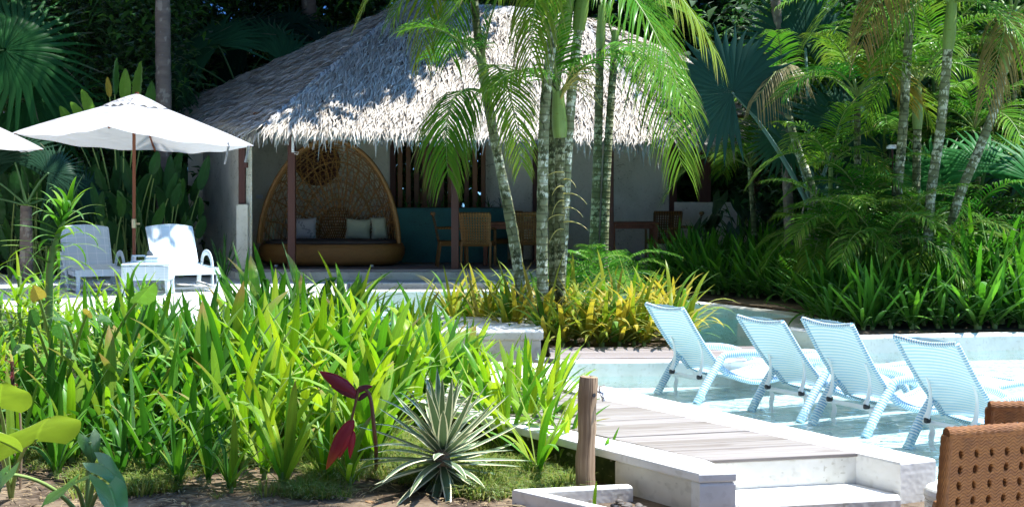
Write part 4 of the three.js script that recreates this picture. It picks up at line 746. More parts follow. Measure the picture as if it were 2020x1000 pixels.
// ------------------------------------------------------------------ plants
function strapLeaf(L, w, bend, fold, twist = 0, tipBrown = 0, nseg = 9, wprof) {   // rises along +y and leans to +z
  const pts = [], wd = [], sd = []; let y = 0, z = 0, a = 0.0;
  for (let i = 0; i <= nseg; i++) {
    const t = i / nseg; pts.push(V(Math.sin(t * 2.2 + twist * 9) * 0.012 * L, y, z));
    wd.push(w * (wprof ? wprof(t) : (0.55 + 0.45 * smooth(0, 0.35, t)) * (t > 0.985 ? 0.02 : Math.pow(1 - Math.pow(t, 6), 0.8))));
    sd.push(V(1, 0, 0).applyAxisAngle(UP, twist * t));
    a = bend * Math.pow(t, 1.6); y += Math.cos(a) * L / nseg; z += Math.sin(a) * L / nseg;
  }
  const b = new RB();
  b.strip(pts, wd, sd, fold, tipBrown ? { colFn: (t) => { const k = smooth(1 - tipBrown, 1 - tipBrown * 0.6, t); return [lerp(0.26, 0.42, k), lerp(0.45, 0.33, k), lerp(0.03, 0.08, k)]; } } : {});
  return b.build();
}
const lilyLeaves = Array.from({ length: 16 }, (_, i) => strapLeaf(1, 0.060 + (i % 3) * 0.012, [0.15, 0.35, 0.7, 1.1, 0.5, 1.7, 0.25, 0.9][i % 8], 0.16 + (i % 4) * 0.05, ((i * 7) % 5 - 2) * 0.14));
const lilyTips = Array.from({ length: 3 }, (_, i) => strapLeaf(1, 0.10, [0.3, 0.8, 1.2][i], 0.2, 0.1, [0.10, 0.2, 0.14][i]));
const thinLeaves = Array.from({ length: 10 }, (_, i) => strapLeaf(1, 0.050 + (i % 3) * 0.008, [0.4, 0.9, 1.5, 2.1, 1.2][i % 5], 0.22, ((i * 3) % 5 - 2) * 0.2, 0, 9, (t) => (0.7 + 0.3 * smooth(0, 0.3, t)) * Math.pow(1 - t, 0.55)));
function rosette(o, { n, len, tilt, geos, mats, y = 0, az, wide = 1, tips = 0 }) {
  for (let i = 0; i < n; i++) {
    const f = (i + R()) / n, tip = tips && R() < tips, m = part('leaf', tip ? pick(lilyTips) : pick(geos), tip ? M.lilyTip : pick(mats), o);
    const L = lerp(len[1], len[0], f * 0.8 + R() * 0.2);
    m.position.set(rr(-0.03, 0.03), y + rr(0, 0.02), rr(-0.03, 0.03));
    m.rotation.set(lerp(tilt[0], tilt[1], Math.pow(f, 0.8)) + rr(-0.08, 0.08), (az ? az(i) : i * 2.4) + rr(-0.5, 0.5), rr(-0.06, 0.06), 'YXZ');
    m.scale.set(L * wide * rr(0.85, 1.12), L, L);
  }
  return o;
}
function protos(k, make) { return Array.from({ length: k }, (_, i) => { const g = new THREE.Group(); make(g, i); return g; }); }
function plantCopy(proto, name, label, category, group, pos, turn, scale) {
  const c = proto.clone(); c.name = numbered(name); c.position.copy(pos); c.rotation.y = turn; c.scale.setScalar(scale); scene.add(c);
  return tag(c, label, category, group);
}
// front bed of crinum lilies
{
  const stem = (g, h, r) => part('stem', new RB().tube([V(0, -0.02, 0), V(0.005, h * 0.5, 0), V(0, h, 0)], (u) => r * (1 - 0.2 * u), 8).build(), M.stem, g);
  const mk = (mats, tips) => protos(6, (g, i) => { stem(g, 0.13, 0.03); rosette(g, { n: 12 + (i * 3) % 4, len: [0.58, 1.0], tilt: [0.04, 0.78], geos: lilyLeaves, mats, y: 0.05, tips }); });
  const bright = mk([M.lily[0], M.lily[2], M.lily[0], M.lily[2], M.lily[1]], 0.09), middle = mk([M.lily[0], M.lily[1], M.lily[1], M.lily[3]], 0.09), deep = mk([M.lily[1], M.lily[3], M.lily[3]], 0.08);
  const mass = [], add = (px, py, s, dk) => mass.push([px, py, s, dk]);
  for (const [px, py, s] of [[212, 905, 0.72], [300, 880, 0.55], [438, 842, 0.82], [385, 905, 0.5], [480, 925, 0.72], [560, 965, 0.62], [600, 900, 0.72], [735, 925, 0.78], [690, 880, 0.8], [1000, 905, 0.66], [1060, 945, 0.55], [1085, 905, 0.60], [1120, 920, 0.42], [975, 880, 0.7], [340, 935, 0.45]]) add(px, py, s, 0);
  for (const [px, py, s] of [[255, 890, 0.66], [345, 892, 0.66], [410, 885, 0.74], [520, 898, 0.74], [580, 880, 0.78], [640, 900, 0.74], [700, 915, 0.68], [760, 880, 0.74], [180, 880, 0.66], [1035, 885, 0.66], [95, 900, 0.62], [140, 915, 0.6], [60, 880, 0.7], [265, 925, 0.55], [320, 905, 0.62], [372, 925, 0.5], [430, 905, 0.62], [30, 930, 0.5], [110, 945, 0.45], [235, 950, 0.42], [295, 945, 0.45], [350, 962, 0.4], [410, 955, 0.42], [455, 972, 0.36], [520, 945, 0.5], [640, 950, 0.45], [690, 962, 0.4]]) add(px, py, s, 0);
  for (const [py, x0, x1, st] of [[862, 210, 1090, 54], [834, 200, 1100, 52], [806, 200, 1100, 50], [780, 210, 1090, 50], [756, 240, 1060, 54], [734, 260, 1010, 56], [712, 280, 960, 56]]) for (let px = x0; px < x1; px += st) {
    const x = px + rr(-20, 20), y = py + rr(-9, 9); if (y > 845 && x > 760 && x < 960) continue;
    if (x > 925 && y < 815 && R() < 0.85) continue;
    const far = smooth(830, 700, py);
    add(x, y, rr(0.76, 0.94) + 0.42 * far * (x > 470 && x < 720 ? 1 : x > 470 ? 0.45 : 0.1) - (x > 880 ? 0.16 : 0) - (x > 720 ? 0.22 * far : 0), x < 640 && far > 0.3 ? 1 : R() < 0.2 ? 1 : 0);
  }
  const own = { '212,905': 'lily with few leaves just right of the glowing elephant ear leaf', '438,842': 'tall light lily in the left front of the bed, behind the smaller ones', '480,925': 'lily standing forward on the grass, midway between the dark glossy plant and the red flower', '560,965': 'frontmost lily on the bare soil left of the red flower', '600,900': 'bright lily directly left of the lower red bracts', '735,925': 'tall lily directly behind and right of the red flower', '1085,905': 'low lily touching the left side of the wooden post', '1120,920': 'smallest lily at the foot of the wooden post', '1000,905': 'lily just right of the variegated rosette', '1060,945': 'drooping lily in front, between the rosette and the white trough' };
  for (const [px, py, s, dk] of mass) {
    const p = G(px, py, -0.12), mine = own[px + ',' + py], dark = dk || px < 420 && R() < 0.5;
    const tall = py < 770;
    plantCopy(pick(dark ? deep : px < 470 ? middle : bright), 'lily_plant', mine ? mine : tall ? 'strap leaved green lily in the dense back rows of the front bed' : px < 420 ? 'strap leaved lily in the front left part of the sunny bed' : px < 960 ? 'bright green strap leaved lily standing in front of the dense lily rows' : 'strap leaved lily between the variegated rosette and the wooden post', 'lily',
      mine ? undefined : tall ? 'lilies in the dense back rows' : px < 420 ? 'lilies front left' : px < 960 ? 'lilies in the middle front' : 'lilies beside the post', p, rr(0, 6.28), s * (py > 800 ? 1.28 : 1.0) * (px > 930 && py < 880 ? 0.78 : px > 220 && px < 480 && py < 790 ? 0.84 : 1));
  }
}
// variegated rosette
{
  const t = thing('variegated_rosette', 'spiky variegated rosette plant with cream edged leaves on the bare soil', 'rosette plant', G(872, 962, -0.12));
  const geo = Array.from({ length: 8 }, (_, i) => strapLeaf(1, 0.128, [-0.1, 0.2, 0.5, 0.9, 0.3, 0.7, 1.2, 0.1][i], 0.30, 0, 0, 9, (s) => (0.55 + 0.45 * smooth(0, 0.4, s)) * Math.pow(1 - Math.pow(s, 2.4), 0.8)));
  part('stem', new RB().tube([V(0, 0, 0), V(0.01, 0.1, 0), V(0, 0.24, 0)], 0.045, 10).build(), M.post, t);
  for (let i = 0; i < 78; i++) {
    const f = i / 78, m = part('leaf', geo[(i * 5) % 8], M.agave, t), L = lerp(0.44, 0.54, Math.sin(f * 3.0)) * rr(0.9, 1.1);
    m.position.set(0, lerp(0.26, 0.10, f), 0); m.rotation.set(lerp(0.08, 2.25, Math.pow(f, 0.85)) + rr(-0.1, 0.1), i * 2.39996 + rr(-0.1, 0.1), 0, 'YXZ'); m.scale.setScalar(L);
  }
}
// yellow green plants on the island
{
  const P = protos(6, (g, i) => { part('stem', new RB().tube([V(0, -0.02, 0), V(0, 0.14, 0)], 0.022, 6).build(), M.stem, g); rosette(g, { n: 19, len: [0.5, 0.95], tilt: [0.1, 1.15], geos: thinLeaves, mats: [M.yellow[0], M.yellow[1], M.yellow[i % 5], M.yellow[4], M.yellow[2], M.yellow[(i * 2) % 5], M.yellow[1]], y: 0.07, wide: 1.75 }); });
  const spots = [];
  for (const [z, x0, x1, n] of [[-12.80, 0.35, 1.75, 10], [-13.25, -0.2, 1.85, 13], [-13.85, -0.75, 1.85, 12], [-14.4, -0.85, 1.75, 10], [-15.0, -0.8, 1.2, 7]]) for (let i = 0; i < n; i++) spots.push([lerp(x0, x1, (i + 0.5) / n) + rr(-0.08, 0.08), z + rr(-0.14, 0.14)]);
  for (const [x, z] of spots) plantCopy(pick(P), 'yellow_green_plant', 'yellow and green arching strap leaved plant on the pool island below the palm stems', 'plant', 'yellow green plants on the island', V(x, 0.1, z), rr(0, 6.28), rr(0.78, 1.0));
}
// dark green lily hedge behind the pool wall
{
  const P = protos(6, (g, i) => { part('stem', new RB().tube([V(0, -0.02, 0), V(0, 0.14, 0)], 0.03, 6).build(), M.stem, g); rosette(g, { n: 19, len: [0.62, 1.0], tilt: [0.08, 1.15], geos: lilyLeaves, mats: M.hedge, y: 0.05, wide: 0.85 }); });
  const line = [[1.75, -20.0], [2.66, -18.55], [3.84, -16.55], [4.3, -15.7]];
  for (let k = 0; k < 3; k++) for (let i = 0; i < 34; i++) {
    const u = (i + R()) / 34 * 2.999, a = Math.floor(u), f = u - a, p0 = line[a], p1 = line[a + 1];
    const off = 0.45 + k * 0.5 + rr(0, 0.3);
    plantCopy(pick(P), 'hedge_lily', 'dark green strap leaved lily in the hedge behind the angled pool wall', 'lily', 'dark lilies behind the angled pool wall', V(lerp(p0[0], p1[0], f) + off * 0.86, 0.14, lerp(p0[1], p1[1], f) - off * 0.5), rr(0, 6.28), rr(0.85, 1.12) + k * 0.06);
  }
  for (let k = 0; k < 3; k++) for (let i = 0; i < 20; i++) {
    const x = lerp(3.55, 7.2, (i + R()) / 20), z = x < 3.72 ? -14.5 : -13.95 - (x - 3.7) * 0.17;
    plantCopy(pick(P), 'border_lily', 'green strap leaved lily behind the low right pool wall under the palms', 'lily', 'lilies behind the right pool wall', V(x, 0.14, z + 0.16 - k * 0.5 - rr(0, 0.25)), rr(0, 6.28), rr(0.7, 0.95) + k * 0.12 + (x > 5 ? 0.3 : 0));
  }
}
// palms --------------------------------------------------------------------------------------------
function frondGeo(p0, p1, p2, o) {                       // rachis as a Bezier; returns [rachis, leaflets]
  const n = o.pairs ?? 34, path = bez(p0, p1, p2, 26), L = path.reduce((s, p, i) => i ? s + p.distanceTo(path[i - 1]) : 0, 0);
  const ra = new RB().tube(path.filter((_, i) => i % 2 === 0), (u) => (o.rad ?? 0.018) * (1 - 0.88 * u), 6);
  const b = new RB(), cv = new THREE.CatmullRomCurve3(path), q = rng(o.seed ?? 1);
  const g0 = o.col ?? [0.055, 0.235, 0.018], g1 = o.tip ?? [0.30, 0.34, 0.04];
  const side0 = V().crossVectors(p2.clone().sub(p0), UP).normalize();
  for (let i = 0; i < n; i++) for (const s of [-1, 1]) {
    const t = lerp(o.start ?? 0.16, 0.995, (i + q() * 0.4) / n), p = cv.getPoint(t), T0 = cv.getTangent(t);
    if (q() < (o.miss ?? 0.03)) continue;
    const side = side0.clone().addScaledVector(T0, -side0.dot(T0)).normalize(), nrm = V().crossVectors(side, T0).normalize(); if (nrm.y < 0 && Math.abs(nrm.y) > 0.2) nrm.negate();
    const len = (o.leaf ?? 0.42) * Math.pow(Math.sin(Math.PI * lerp(0.20, 0.93, t)), 0.6) * (0.9 + 0.2 * q()), w = (o.w ?? 0.023) * (0.8 + 0.4 * q());
    const fw = lerp(0.35, 1.35, t) + (q() - 0.5) * 0.2, dir = side.clone().multiplyScalar(s).addScaledVector(T0, fw).addScaledVector(nrm, (o.vee ?? 0.35) + (q() - 0.5) * 0.25).normalize();
    const dr = (o.droop ?? 0.35) * len, pts = [p, p.clone().addScaledVector(dir, len * 0.36).add(V(0, -dr * 0.10, 0)), p.clone().addScaledVector(dir, len * 0.72).add(V(0, -dr * 0.45, 0)), p.clone().addScaledVector(dir, len * 0.98).add(V(0, -dr * 1.1, 0))];
    const yel = clamp((o.yellow ?? 0.1) + (q() - 0.5) * 0.25 + (t - 0.5) * 0.25, 0, 1), dry = q() < (o.dry ?? 0.03);
    const c0 = mix3(g0, g1, yel), c1 = dry ? [0.30, 0.24, 0.16] : mix3(c0, o.end ?? [0.34, 0.30, 0.10], (o.endk ?? 0.25) * q());
    const wv = V().crossVectors(dir, nrm).normalize();
    b.strip(pts, [w * 0.5, w, w * 0.8, w * 0.06], wv.applyAxisAngle(dir, (q() - 0.5) * 0.9), 0.18, { colFn: (u) => mix3(c0, c1, u * u) });
  }
  return [ra.build(), b.build()];
}
function frond(parent, p0, p1, p2, o = {}, label) {
  const [ra, lf] = frondGeo(p0, p1, p2, o), f = part('frond', ra, o.yellowStalk ? M.rachisYellow : M.rachis, parent, label);
  stuffPart('leaflets', lf, M.frond, f);
  return f;
}
function stemTube(parent, pts, r0, r1, mat = M.bark, name = 'trunk') {
  const path = spline(pts, 48), b = new RB(); let len = 0; const L = path.map((p, i) => i ? (len += p.distanceTo(path[i - 1])) : 0);
  b.tube(path, (u) => lerp(r0, r1, u) * (1 + 0.05 * Math.sin(u * 170)) + 0.010 * Math.exp(-u * 40), 14);
  return part(name, b.build(), mat, parent);
}
function shaft(parent, a, b2, r) { const path = spline([a, a.clone().lerp(b2, 0.5), b2], 12); return part('crownshaft', new RB().tube(path, (u) => r * (0.92 + 0.35 * Math.sin(Math.min(1, u * 2.2) * 1.9) * (1 - 0.6 * u) - 0.25 * u), 14).build(), M.shaft, parent); }
function crown(parent, c, n, L, o = {}) {                // a full head of arching fronds
  const a0 = rr(0, 6.28);
  for (let i = 0; i < n; i++) {
    const a = a0 + i * 2.39996 + rr(-0.2, 0.2), f = i / n, out = V(Math.cos(a), 0, Math.sin(a)), l = L * rr(0.85, 1.1), up = lerp(0.85, 0.05, f);
    const p1 = c.clone().addScaledVector(out, l * lerp(0.25, 0.5, f)).add(V(0, l * lerp(0.62, 0.30, f), 0)), p2 = c.clone().addScaledVector(out, l * lerp(0.75, 0.85, f)).add(V(0, l * lerp(0.55, -0.45, f) , 0));
    frond(parent, c.clone().add(V(0, 0.04 * up, 0)), p1, p2, { leaf: L * 0.30, pairs: o.pairs ?? 30, seed: Math.floor(R() * 1e6), yellow: rr(0.0, 0.35), rad: 0.02 * L / 1.7, ...o });
  }
}
// shared heads for palms that stand outside or far back are built once and cloned
{
  const D = 13.7;                                        // depth of the island palms
  const palm = (label, group) => thing('areca_palm', label, 'palm tree', V(0, 0, 0), 0, group);
  const pt = (px, py, d = D) => W(px, py, d);
  // A: leaning stem on the left
  let t = palm('slender leaning areca palm at the left of the island group, lichen covered', null);
  stemTube(t, [pt(1033, 655), pt(1026, 560), pt(1000, 400), pt(975, 270), pt(962, 195)], 0.064, 0.046);
  shaft(t, pt(962, 200), pt(950, 110), 0.052);
  frond(t, pt(960, 185), pt(862, 135, D - 0.5), pt(884, 350, D - 0.9), { leaf: 0.47, pairs: 48, seed: 1, yellow: 0.12, droop: 0.75, vee: 0.1, rad: 0.02, endk: 0.6, start: 0.22 }, 'large arching green frond sweeping down to the left');
  frond(t, pt(952, 130), pt(960, 20, D - 0.2), pt(1010, -60, D), { leaf: 0.4, seed: 2 });
  frond(t, pt(952, 130), pt(880, 30, D - 0.3), pt(800, 60, D - 0.2), { leaf: 0.45, seed: 3, yellow: 0.1 });
  frond(t, pt(955, 140), pt(1000, 80, D - 0.6), pt(1030, 330, D - 0.9), { leaf: 0.42, pairs: 40, seed: 4, yellow: 0.35, droop: 0.4, vee: 0.1, endk: 0.5 }, 'short frond hanging straight down between the stems');
  frond(t, pt(950, 120), pt(930, 40, D + 0.8), pt(840, 120, D + 1.3), { leaf: 0.4, seed: 5 });
  // B: straight pale stem
  t = palm('upright areca palm with the whitest lichen patches, foremost of the island stems', null);
  stemTube(t, [pt(1074, 668, 13.2), pt(1070, 560, 13.2), pt(1070, 400, 13.2), pt(1076, 200, 13.2), pt(1090, 60, 13.2), pt(1096, -140, 13.2)], 0.064, 0.05);
  crown(t, pt(1098, -175, 13.2), 5, 1.7, { yellow: 0.2 });
  frond(t, pt(1096, -120, 13.2), pt(1060, -120, 12.6), pt(1045, 130, 12.3), { leaf: 0.40, pairs: 34, w: 0.022, seed: 12, yellow: 0.4, dry: 0.2, droop: 0.9, vee: 0.0, endk: 0.5 }, 'yellowing frond hanging down beside the stem');
  // C: curved stem with a pale green shaft
  t = palm('areca palm whose pale green shaft leans to the right at the top of the picture', null);
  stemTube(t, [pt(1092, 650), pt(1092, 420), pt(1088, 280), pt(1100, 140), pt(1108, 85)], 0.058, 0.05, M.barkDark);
  shaft(t, pt(1107, 90), pt(1128, -30), 0.066);
  crown(t, pt(1130, -40), 3, 1.7, {});
  frond(t, pt(1128, -20), pt(1230, -130, D - 0.6), pt(1345, 190, D - 1.2), { leaf: 0.6, pairs: 46, seed: 21, yellow: 0.06, droop: 0.5, vee: 0.05, endk: 0.3, rad: 0.022 }, 'long frond arching over to the right');
  frond(t, pt(1126, -10), pt(1010, -150, D - 0.4), pt(860, 60, D - 0.6), { leaf: 0.5, pairs: 40, seed: 22, yellow: 0.1, droop: 0.5 });
  // D: short palm with the fat shaft
  t = palm('shorter areca palm with a fat pale green shaft in the middle of the island stems', null);
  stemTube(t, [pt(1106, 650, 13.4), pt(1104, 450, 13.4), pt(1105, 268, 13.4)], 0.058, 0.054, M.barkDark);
  shaft(t, pt(1105, 272, 13.4), pt(1101, 180, 13.4), 0.075);
  frond(t, pt(1101, 190, 13.4), pt(1180, 60, 13.0), pt(1300, 130, 12.8), { leaf: 0.5, seed: 31, droop: 0.5 });
  frond(t, pt(1101, 190, 13.4), pt(1040, 90, 13.0), pt(950, 190, 12.6), { leaf: 0.42, seed: 32, droop: 0.6, yellow: 0.15 });
  frond(t, pt(1101, 190, 13.4), pt(1090, 60, 13.2), pt(1070, -20, 13.0), { leaf: 0.4, seed: 33 });
  {
    const b = new RB(), q = rng(5);                       // bare flower stalks
    for (let i = 0; i < 7; i++) { const e = pt(1120 + q() * 90, 130 + q() * 90, 13.2 - q() * 0.4), m = pt(1115 + q() * 50, 110 + q() * 60, 13.2); b.tube(bez(pt(1106, 196, 13.35), m, e, 10), (u) => 0.009 * (1 - 0.6 * u), 5); for (let k = 0; k < 5; k++) { const s = bez(pt(1106, 196, 13.35), m, e, 10)[4 + k]; b.tube(bez(s, s.clone().add(V(q() * 0.15 - 0.05, 0.05, 0.05)), s.clone().add(V(q() * 0.3 - 0.12, q() * 0.16 - 0.12, 0.05)), 5), (u) => 0.005 * (1 - 0.6 * u), 4); } }
    part('flower_stalk', b.build(), M.rachisYellow, t);
    const w2 = new RB(); for (let i = 0; i < 9; i++) { const s = pt(1112, 340 + i * 14, 13.35), dx = (i % 2 ? 1 : -1) * (0.12 + q() * 0.14); w2.tube(bez(s, s.clone().add(V(dx * 0.6, 0.03, 0.05)), s.clone().add(V(dx, -0.07 - q() * 0.1, 0.08)), 6), (u) => 0.007 * (1 - 0.5 * u), 4); }
    part('flower_stalk', w2.build(), M.rachisYellow, t);
  }
  // E: right stem with big shaft
  t = palm('areca palm leaning right with a thick green shaft, rightmost of the front island stems', null);
  stemTube(t, [pt(1100, 650), pt(1112, 450), pt(1122, 260), pt(1135, 110), pt(1142, 55)], 0.06, 0.05);
  shaft(t, pt(1141, 60), pt(1158, -60), 0.07);
  crown(t, pt(1160, -70), 3, 1.7, {});
  frond(t, pt(1158, -40), pt(1290, -150, D - 0.2), pt(1420, 120, D - 0.6), { leaf: 0.58, pairs: 44, seed: 41, yellow: 0.45, droop: 0.6, vee: 0.05, endk: 0.6 }, 'yellowing frond hanging at the upper right of the stems');
  frond(t, pt(1158, -40), pt(1260, -60, D + 0.3), pt(1330, 110, D + 0.4), { leaf: 0.5, pairs: 40, seed: 42, droop: 0.5 });
  // F, G: thinner stems behind
  const d2 = 17.2;
  t = palm('thin upright areca palm at the back of the island, left one of the rear pair', null);
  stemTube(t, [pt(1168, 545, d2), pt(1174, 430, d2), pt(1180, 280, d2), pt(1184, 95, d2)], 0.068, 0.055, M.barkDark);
  shaft(t, pt(1184, 98, d2), pt(1188, 10, d2), 0.06);
  crown(t, pt(1188, 0, d2), 4, 1.6, {});
  t = palm('thin areca palm leaning right at the back, its fronds sweeping over the roof corner', null);
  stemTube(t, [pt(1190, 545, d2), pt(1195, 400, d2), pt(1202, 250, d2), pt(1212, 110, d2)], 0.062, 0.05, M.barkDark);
  shaft(t, pt(1212, 112, d2), pt(1214, 60, d2), 0.055);
  frond(t, pt(1213, 90, d2), pt(1300, 20, d2 - 1), pt(1345, 330, d2 - 1.6), { leaf: 0.72, pairs: 46, seed: 51, yellow: 0.2, droop: 0.6, vee: 0.05, endk: 0.4, start: 0.3 }, 'frond hanging in front of the right roof corner');
  frond(t, pt(1213, 90, d2), pt(1250, -40, d2), pt(1380, 40, d2 - 0.5), { leaf: 0.6, seed: 52 });
  frond(t, pt(1213, 90, d2), pt(1270, 70, d2 - 1.4), pt(1360, 210, d2 - 2), { leaf: 0.6, pairs: 40, seed: 53, droop: 0.6 });
  frond(t, pt(1213, 90, d2), pt(1190, -20, d2), pt(1140, -60, d2), { leaf: 0.5, seed: 54 });
  // hanging fronds along the top edge, belonging to a palm above the roof
  t = thing('overhanging_palm', 'palm whose yellow green fronds hang into the top edge above the roof ridge', 'palm tree', V(0, 0, 0));
  stemTube(t, [pt(1040, 650, 14.3), pt(1010, 440, 14.3), pt(972, 260, 14.3), pt(946, 100, 14.3), pt(928, -80, 14.3)], 0.058, 0.045, M.barkDark);
  const hc = W(926, -90, 14.3);
  frond(t, hc, W(830, -190, 14.2), W(835, 125, 13.8), { leaf: 0.5, pairs: 40, seed: 61, yellow: 0.65, droop: 0.5, vee: 0.05, endk: 0.5 }, 'yellow green frond hanging over the ridge');
  frond(t, hc, W(790, -170, 14.4), W(705, 45, 14.0), { leaf: 0.4, pairs: 34, seed: 62, yellow: 0.5, droop: 0.5 });
  frond(t, hc, W(850, -150, 14.2), W(770, 50, 13.8), { leaf: 0.45, pairs: 36, seed: 63, yellow: 0.2, droop: 0.5 });
  frond(t, hc, W(890, -170, 14), W(890, 120, 13.7), { leaf: 0.5, pairs: 38, seed: 64, yellow: 0.15, droop: 0.5 });
  crown(t, hc, 3, 1.7, {});
  // ground arecas under the palms
  for (const [px, py, d, n, L, lb] of [[1190, 520, 17.0, 11, 1.0, 'bushy young palm at the foot of the two thin rear stems'], [1125, 560, 16.2, 7, 0.8, 'low young palm just behind the lichen stems'], [1225, 470, 19.0, 7, 0.75, 'young palm with glossy fronds in front of the right dining table']]) {
    const q = thing('young_palm', lb, 'young palm', V(0, 0, 0)); const c = W(px, py, d); c.y = 0.35;
    part('stem', new RB().tube([V(c.x, 0.1, c.z), c.clone()], 0.03, 8).build(), M.stem, q);
    crown(q, c, n, L * 1.25, { leaf: 0.34, pairs: 22, w: 0.022, rad: 0.012, yellow: 0.1 });
  }
}
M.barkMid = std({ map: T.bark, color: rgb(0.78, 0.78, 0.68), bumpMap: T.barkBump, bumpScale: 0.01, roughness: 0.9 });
// right hand palm thicket
{
  const t0 = (label) => thing('areca_palm', label, 'palm tree', V(0, 0, 0));
  const pt = W;
  let d = 15.3, t = t0('slim areca palm with a pale blotched stem, left of the thicket on the right');
  stemTube(t, [pt(1776, 620, d), pt(1770, 420, d), pt(1782, 260, d), pt(1792, 100, d), pt(1803, -60, d)], 0.062, 0.05, M.barkMid);
  crown(t, pt(1806, -90, d), 8, 2.0, { yellow: 0.25 });
  frond(t, pt(1803, -60, d), pt(1745, -110, d - 0.5), pt(1700, 95, d - 0.8), { leaf: 0.5, pairs: 38, seed: 71, w: 0.019, yellow: 0.9, dry: 0.45, droop: 1.0, vee: 0, tip: [0.34, 0.24, 0.10] }, 'withered brown frond hanging');
  d = 14.9; t = t0('areca palm with a ringed stem and bright green shaft, middle of the right thicket');
  stemTube(t, [pt(1830, 620, d), pt(1836, 400, d), pt(1856, 260, d), pt(1872, 95, d)], 0.06, 0.055, M.barkMid);
  shaft(t, pt(1872, 98, d), pt(1881, -10, d), 0.066);
  frond(t, pt(1880, 5, d), pt(1960, -20, d - 0.5), pt(2030, 90, d - 0.8), { leaf: 0.5, seed: 72 }); frond(t, pt(1880, 5, d), pt(1800, -40, d - 0.3), pt(1740, 120, d - 0.6), { leaf: 0.5, seed: 73 });
  crown(t, pt(1881, -12, d), 6, 1.9, {});
  d = 15.0; t = t0('areca palm leaning far to the right, its stem bent near the right edge');
  stemTube(t, [pt(1862, 620, d), pt(1884, 420, d), pt(1935, 290, d), pt(1968, 200, d), pt(1981, 140, d)], 0.058, 0.05, M.barkMid);
  shaft(t, pt(1981, 143, d), pt(1996, 45, d), 0.06);
  frond(t, pt(1995, 60, d), pt(2010, -60, d - 0.4), pt(1945, 210, d - 0.7), { leaf: 0.42, pairs: 36, seed: 74, w: 0.019, yellow: 0.9, dry: 0.5, droop: 1.1, vee: 0, tip: [0.32, 0.24, 0.12] }, 'withered frond hanging beside the shaft');
  crown(t, pt(1997, 40, d), 6, 1.8, {});
  d = 15.8; t = t0('short areca palm with a slim green shaft between the two blotched stems');
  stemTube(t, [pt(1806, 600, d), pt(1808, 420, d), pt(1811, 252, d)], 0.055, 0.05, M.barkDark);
  shaft(t, pt(1811, 255, d), pt(1812, 170, d), 0.058);
  crown(t, pt(1812, 165, d), 8, 1.5, { yellow: 0.15 });
  d = 16.2; t = t0('orange tinged areca palm with brown fronds left of the blotched stem');
  stemTube(t, [pt(1700, 600, d), pt(1694, 420, d), pt(1692, 200, d)], 0.05, 0.042, M.barkDark);
  crown(t, pt(1692, 190, d), 5, 1.5, { yellow: 0.35, endk: 0.4 });
  frond(t, pt(1692, 190, d), pt(1640, 80, d - 0.5), pt(1545, 190, d - 0.8), { leaf: 0.5, pairs: 38, seed: 75, yellow: 0.0, col: [0.05, 0.30, 0.03] });
  frond(t, pt(1692, 190, d), pt(1760, 60, d - 0.5), pt(1790, 210, d - 0.8), { leaf: 0.5, pairs: 38, seed: 76, yellow: 0.7, tip: [0.42, 0.26, 0.05] });
  d = 17.5; t = t0('areca palm with a leaning stem right of the big blue fan leaf');
  stemTube(t, [pt(1632, 560, d), pt(1612, 400, d), pt(1570, 280, d), pt(1546, 180, d)], 0.06, 0.05);
  crown(t, pt(1546, 175, d), 3, 1.3, { yellow: 0.1 });
  frond(t, pt(1546, 180, d), pt(1580, 60, d - 0.8), pt(1490, 200, d - 1.1), { leaf: 0.45, pairs: 36, seed: 77, w: 0.019, yellow: 1, dry: 0.7, droop: 1.0, vee: 0, tip: [0.30, 0.26, 0.2] }, 'grey dried frond');
  d = 18.5; t = t0('tall ringed palm stem running out of the top edge right of the roof');
  stemTube(t, [pt(1560, 520, d), pt(1552, 300, d), pt(1540, 120, d), pt(1526, -60, d)], 0.075, 0.07, M.coco);
  crown(t, pt(1524, -90, d), 4, 1.7, {});
  const backs = [[1480, 330, 19.6, 8, 1.5, 'dark areca palm standing in the shade left of the tall ringed stem'], [1590, 210, 19.2, 8, 1.6, 'dense areca palm behind the leaning stem'], [1665, 90, 19.0, 8, 1.7, 'tall dark areca palm behind the orange tinged one'], [1745, 300, 18.2, 9, 1.5, 'leafy areca palm behind the small white lamp'], [1850, 120, 18.0, 8, 1.7, 'dark areca palm high behind the bright green shaft'], [1925, 260, 17.6, 9, 1.5, 'leafy areca palm between the leaning stem and the green shaft'], [2010, 330, 17.2, 9, 1.5, 'areca palm half cut by the right edge'], [2000, 130, 18.6, 8, 1.7, 'tall dark areca palm in the upper right corner']];
  for (const [px, py, dd, n, L, lb] of backs) {
    const q = t0(lb), c = W(px, py, dd);
    stemTube(q, [V(c.x + 0.1, 0.1, c.z - 0.1), V(c.x + 0.08, c.y * 0.5, c.z - 0.05), c.clone()], 0.05, 0.04, M.barkDark);
    crown(q, c, n, L, { leaf: 0.46, pairs: 32, yellow: rr(0, 0.25), col: pick([[0.03, 0.19, 0.014], [0.045, 0.22, 0.016], [0.06, 0.26, 0.018]]) });
  }
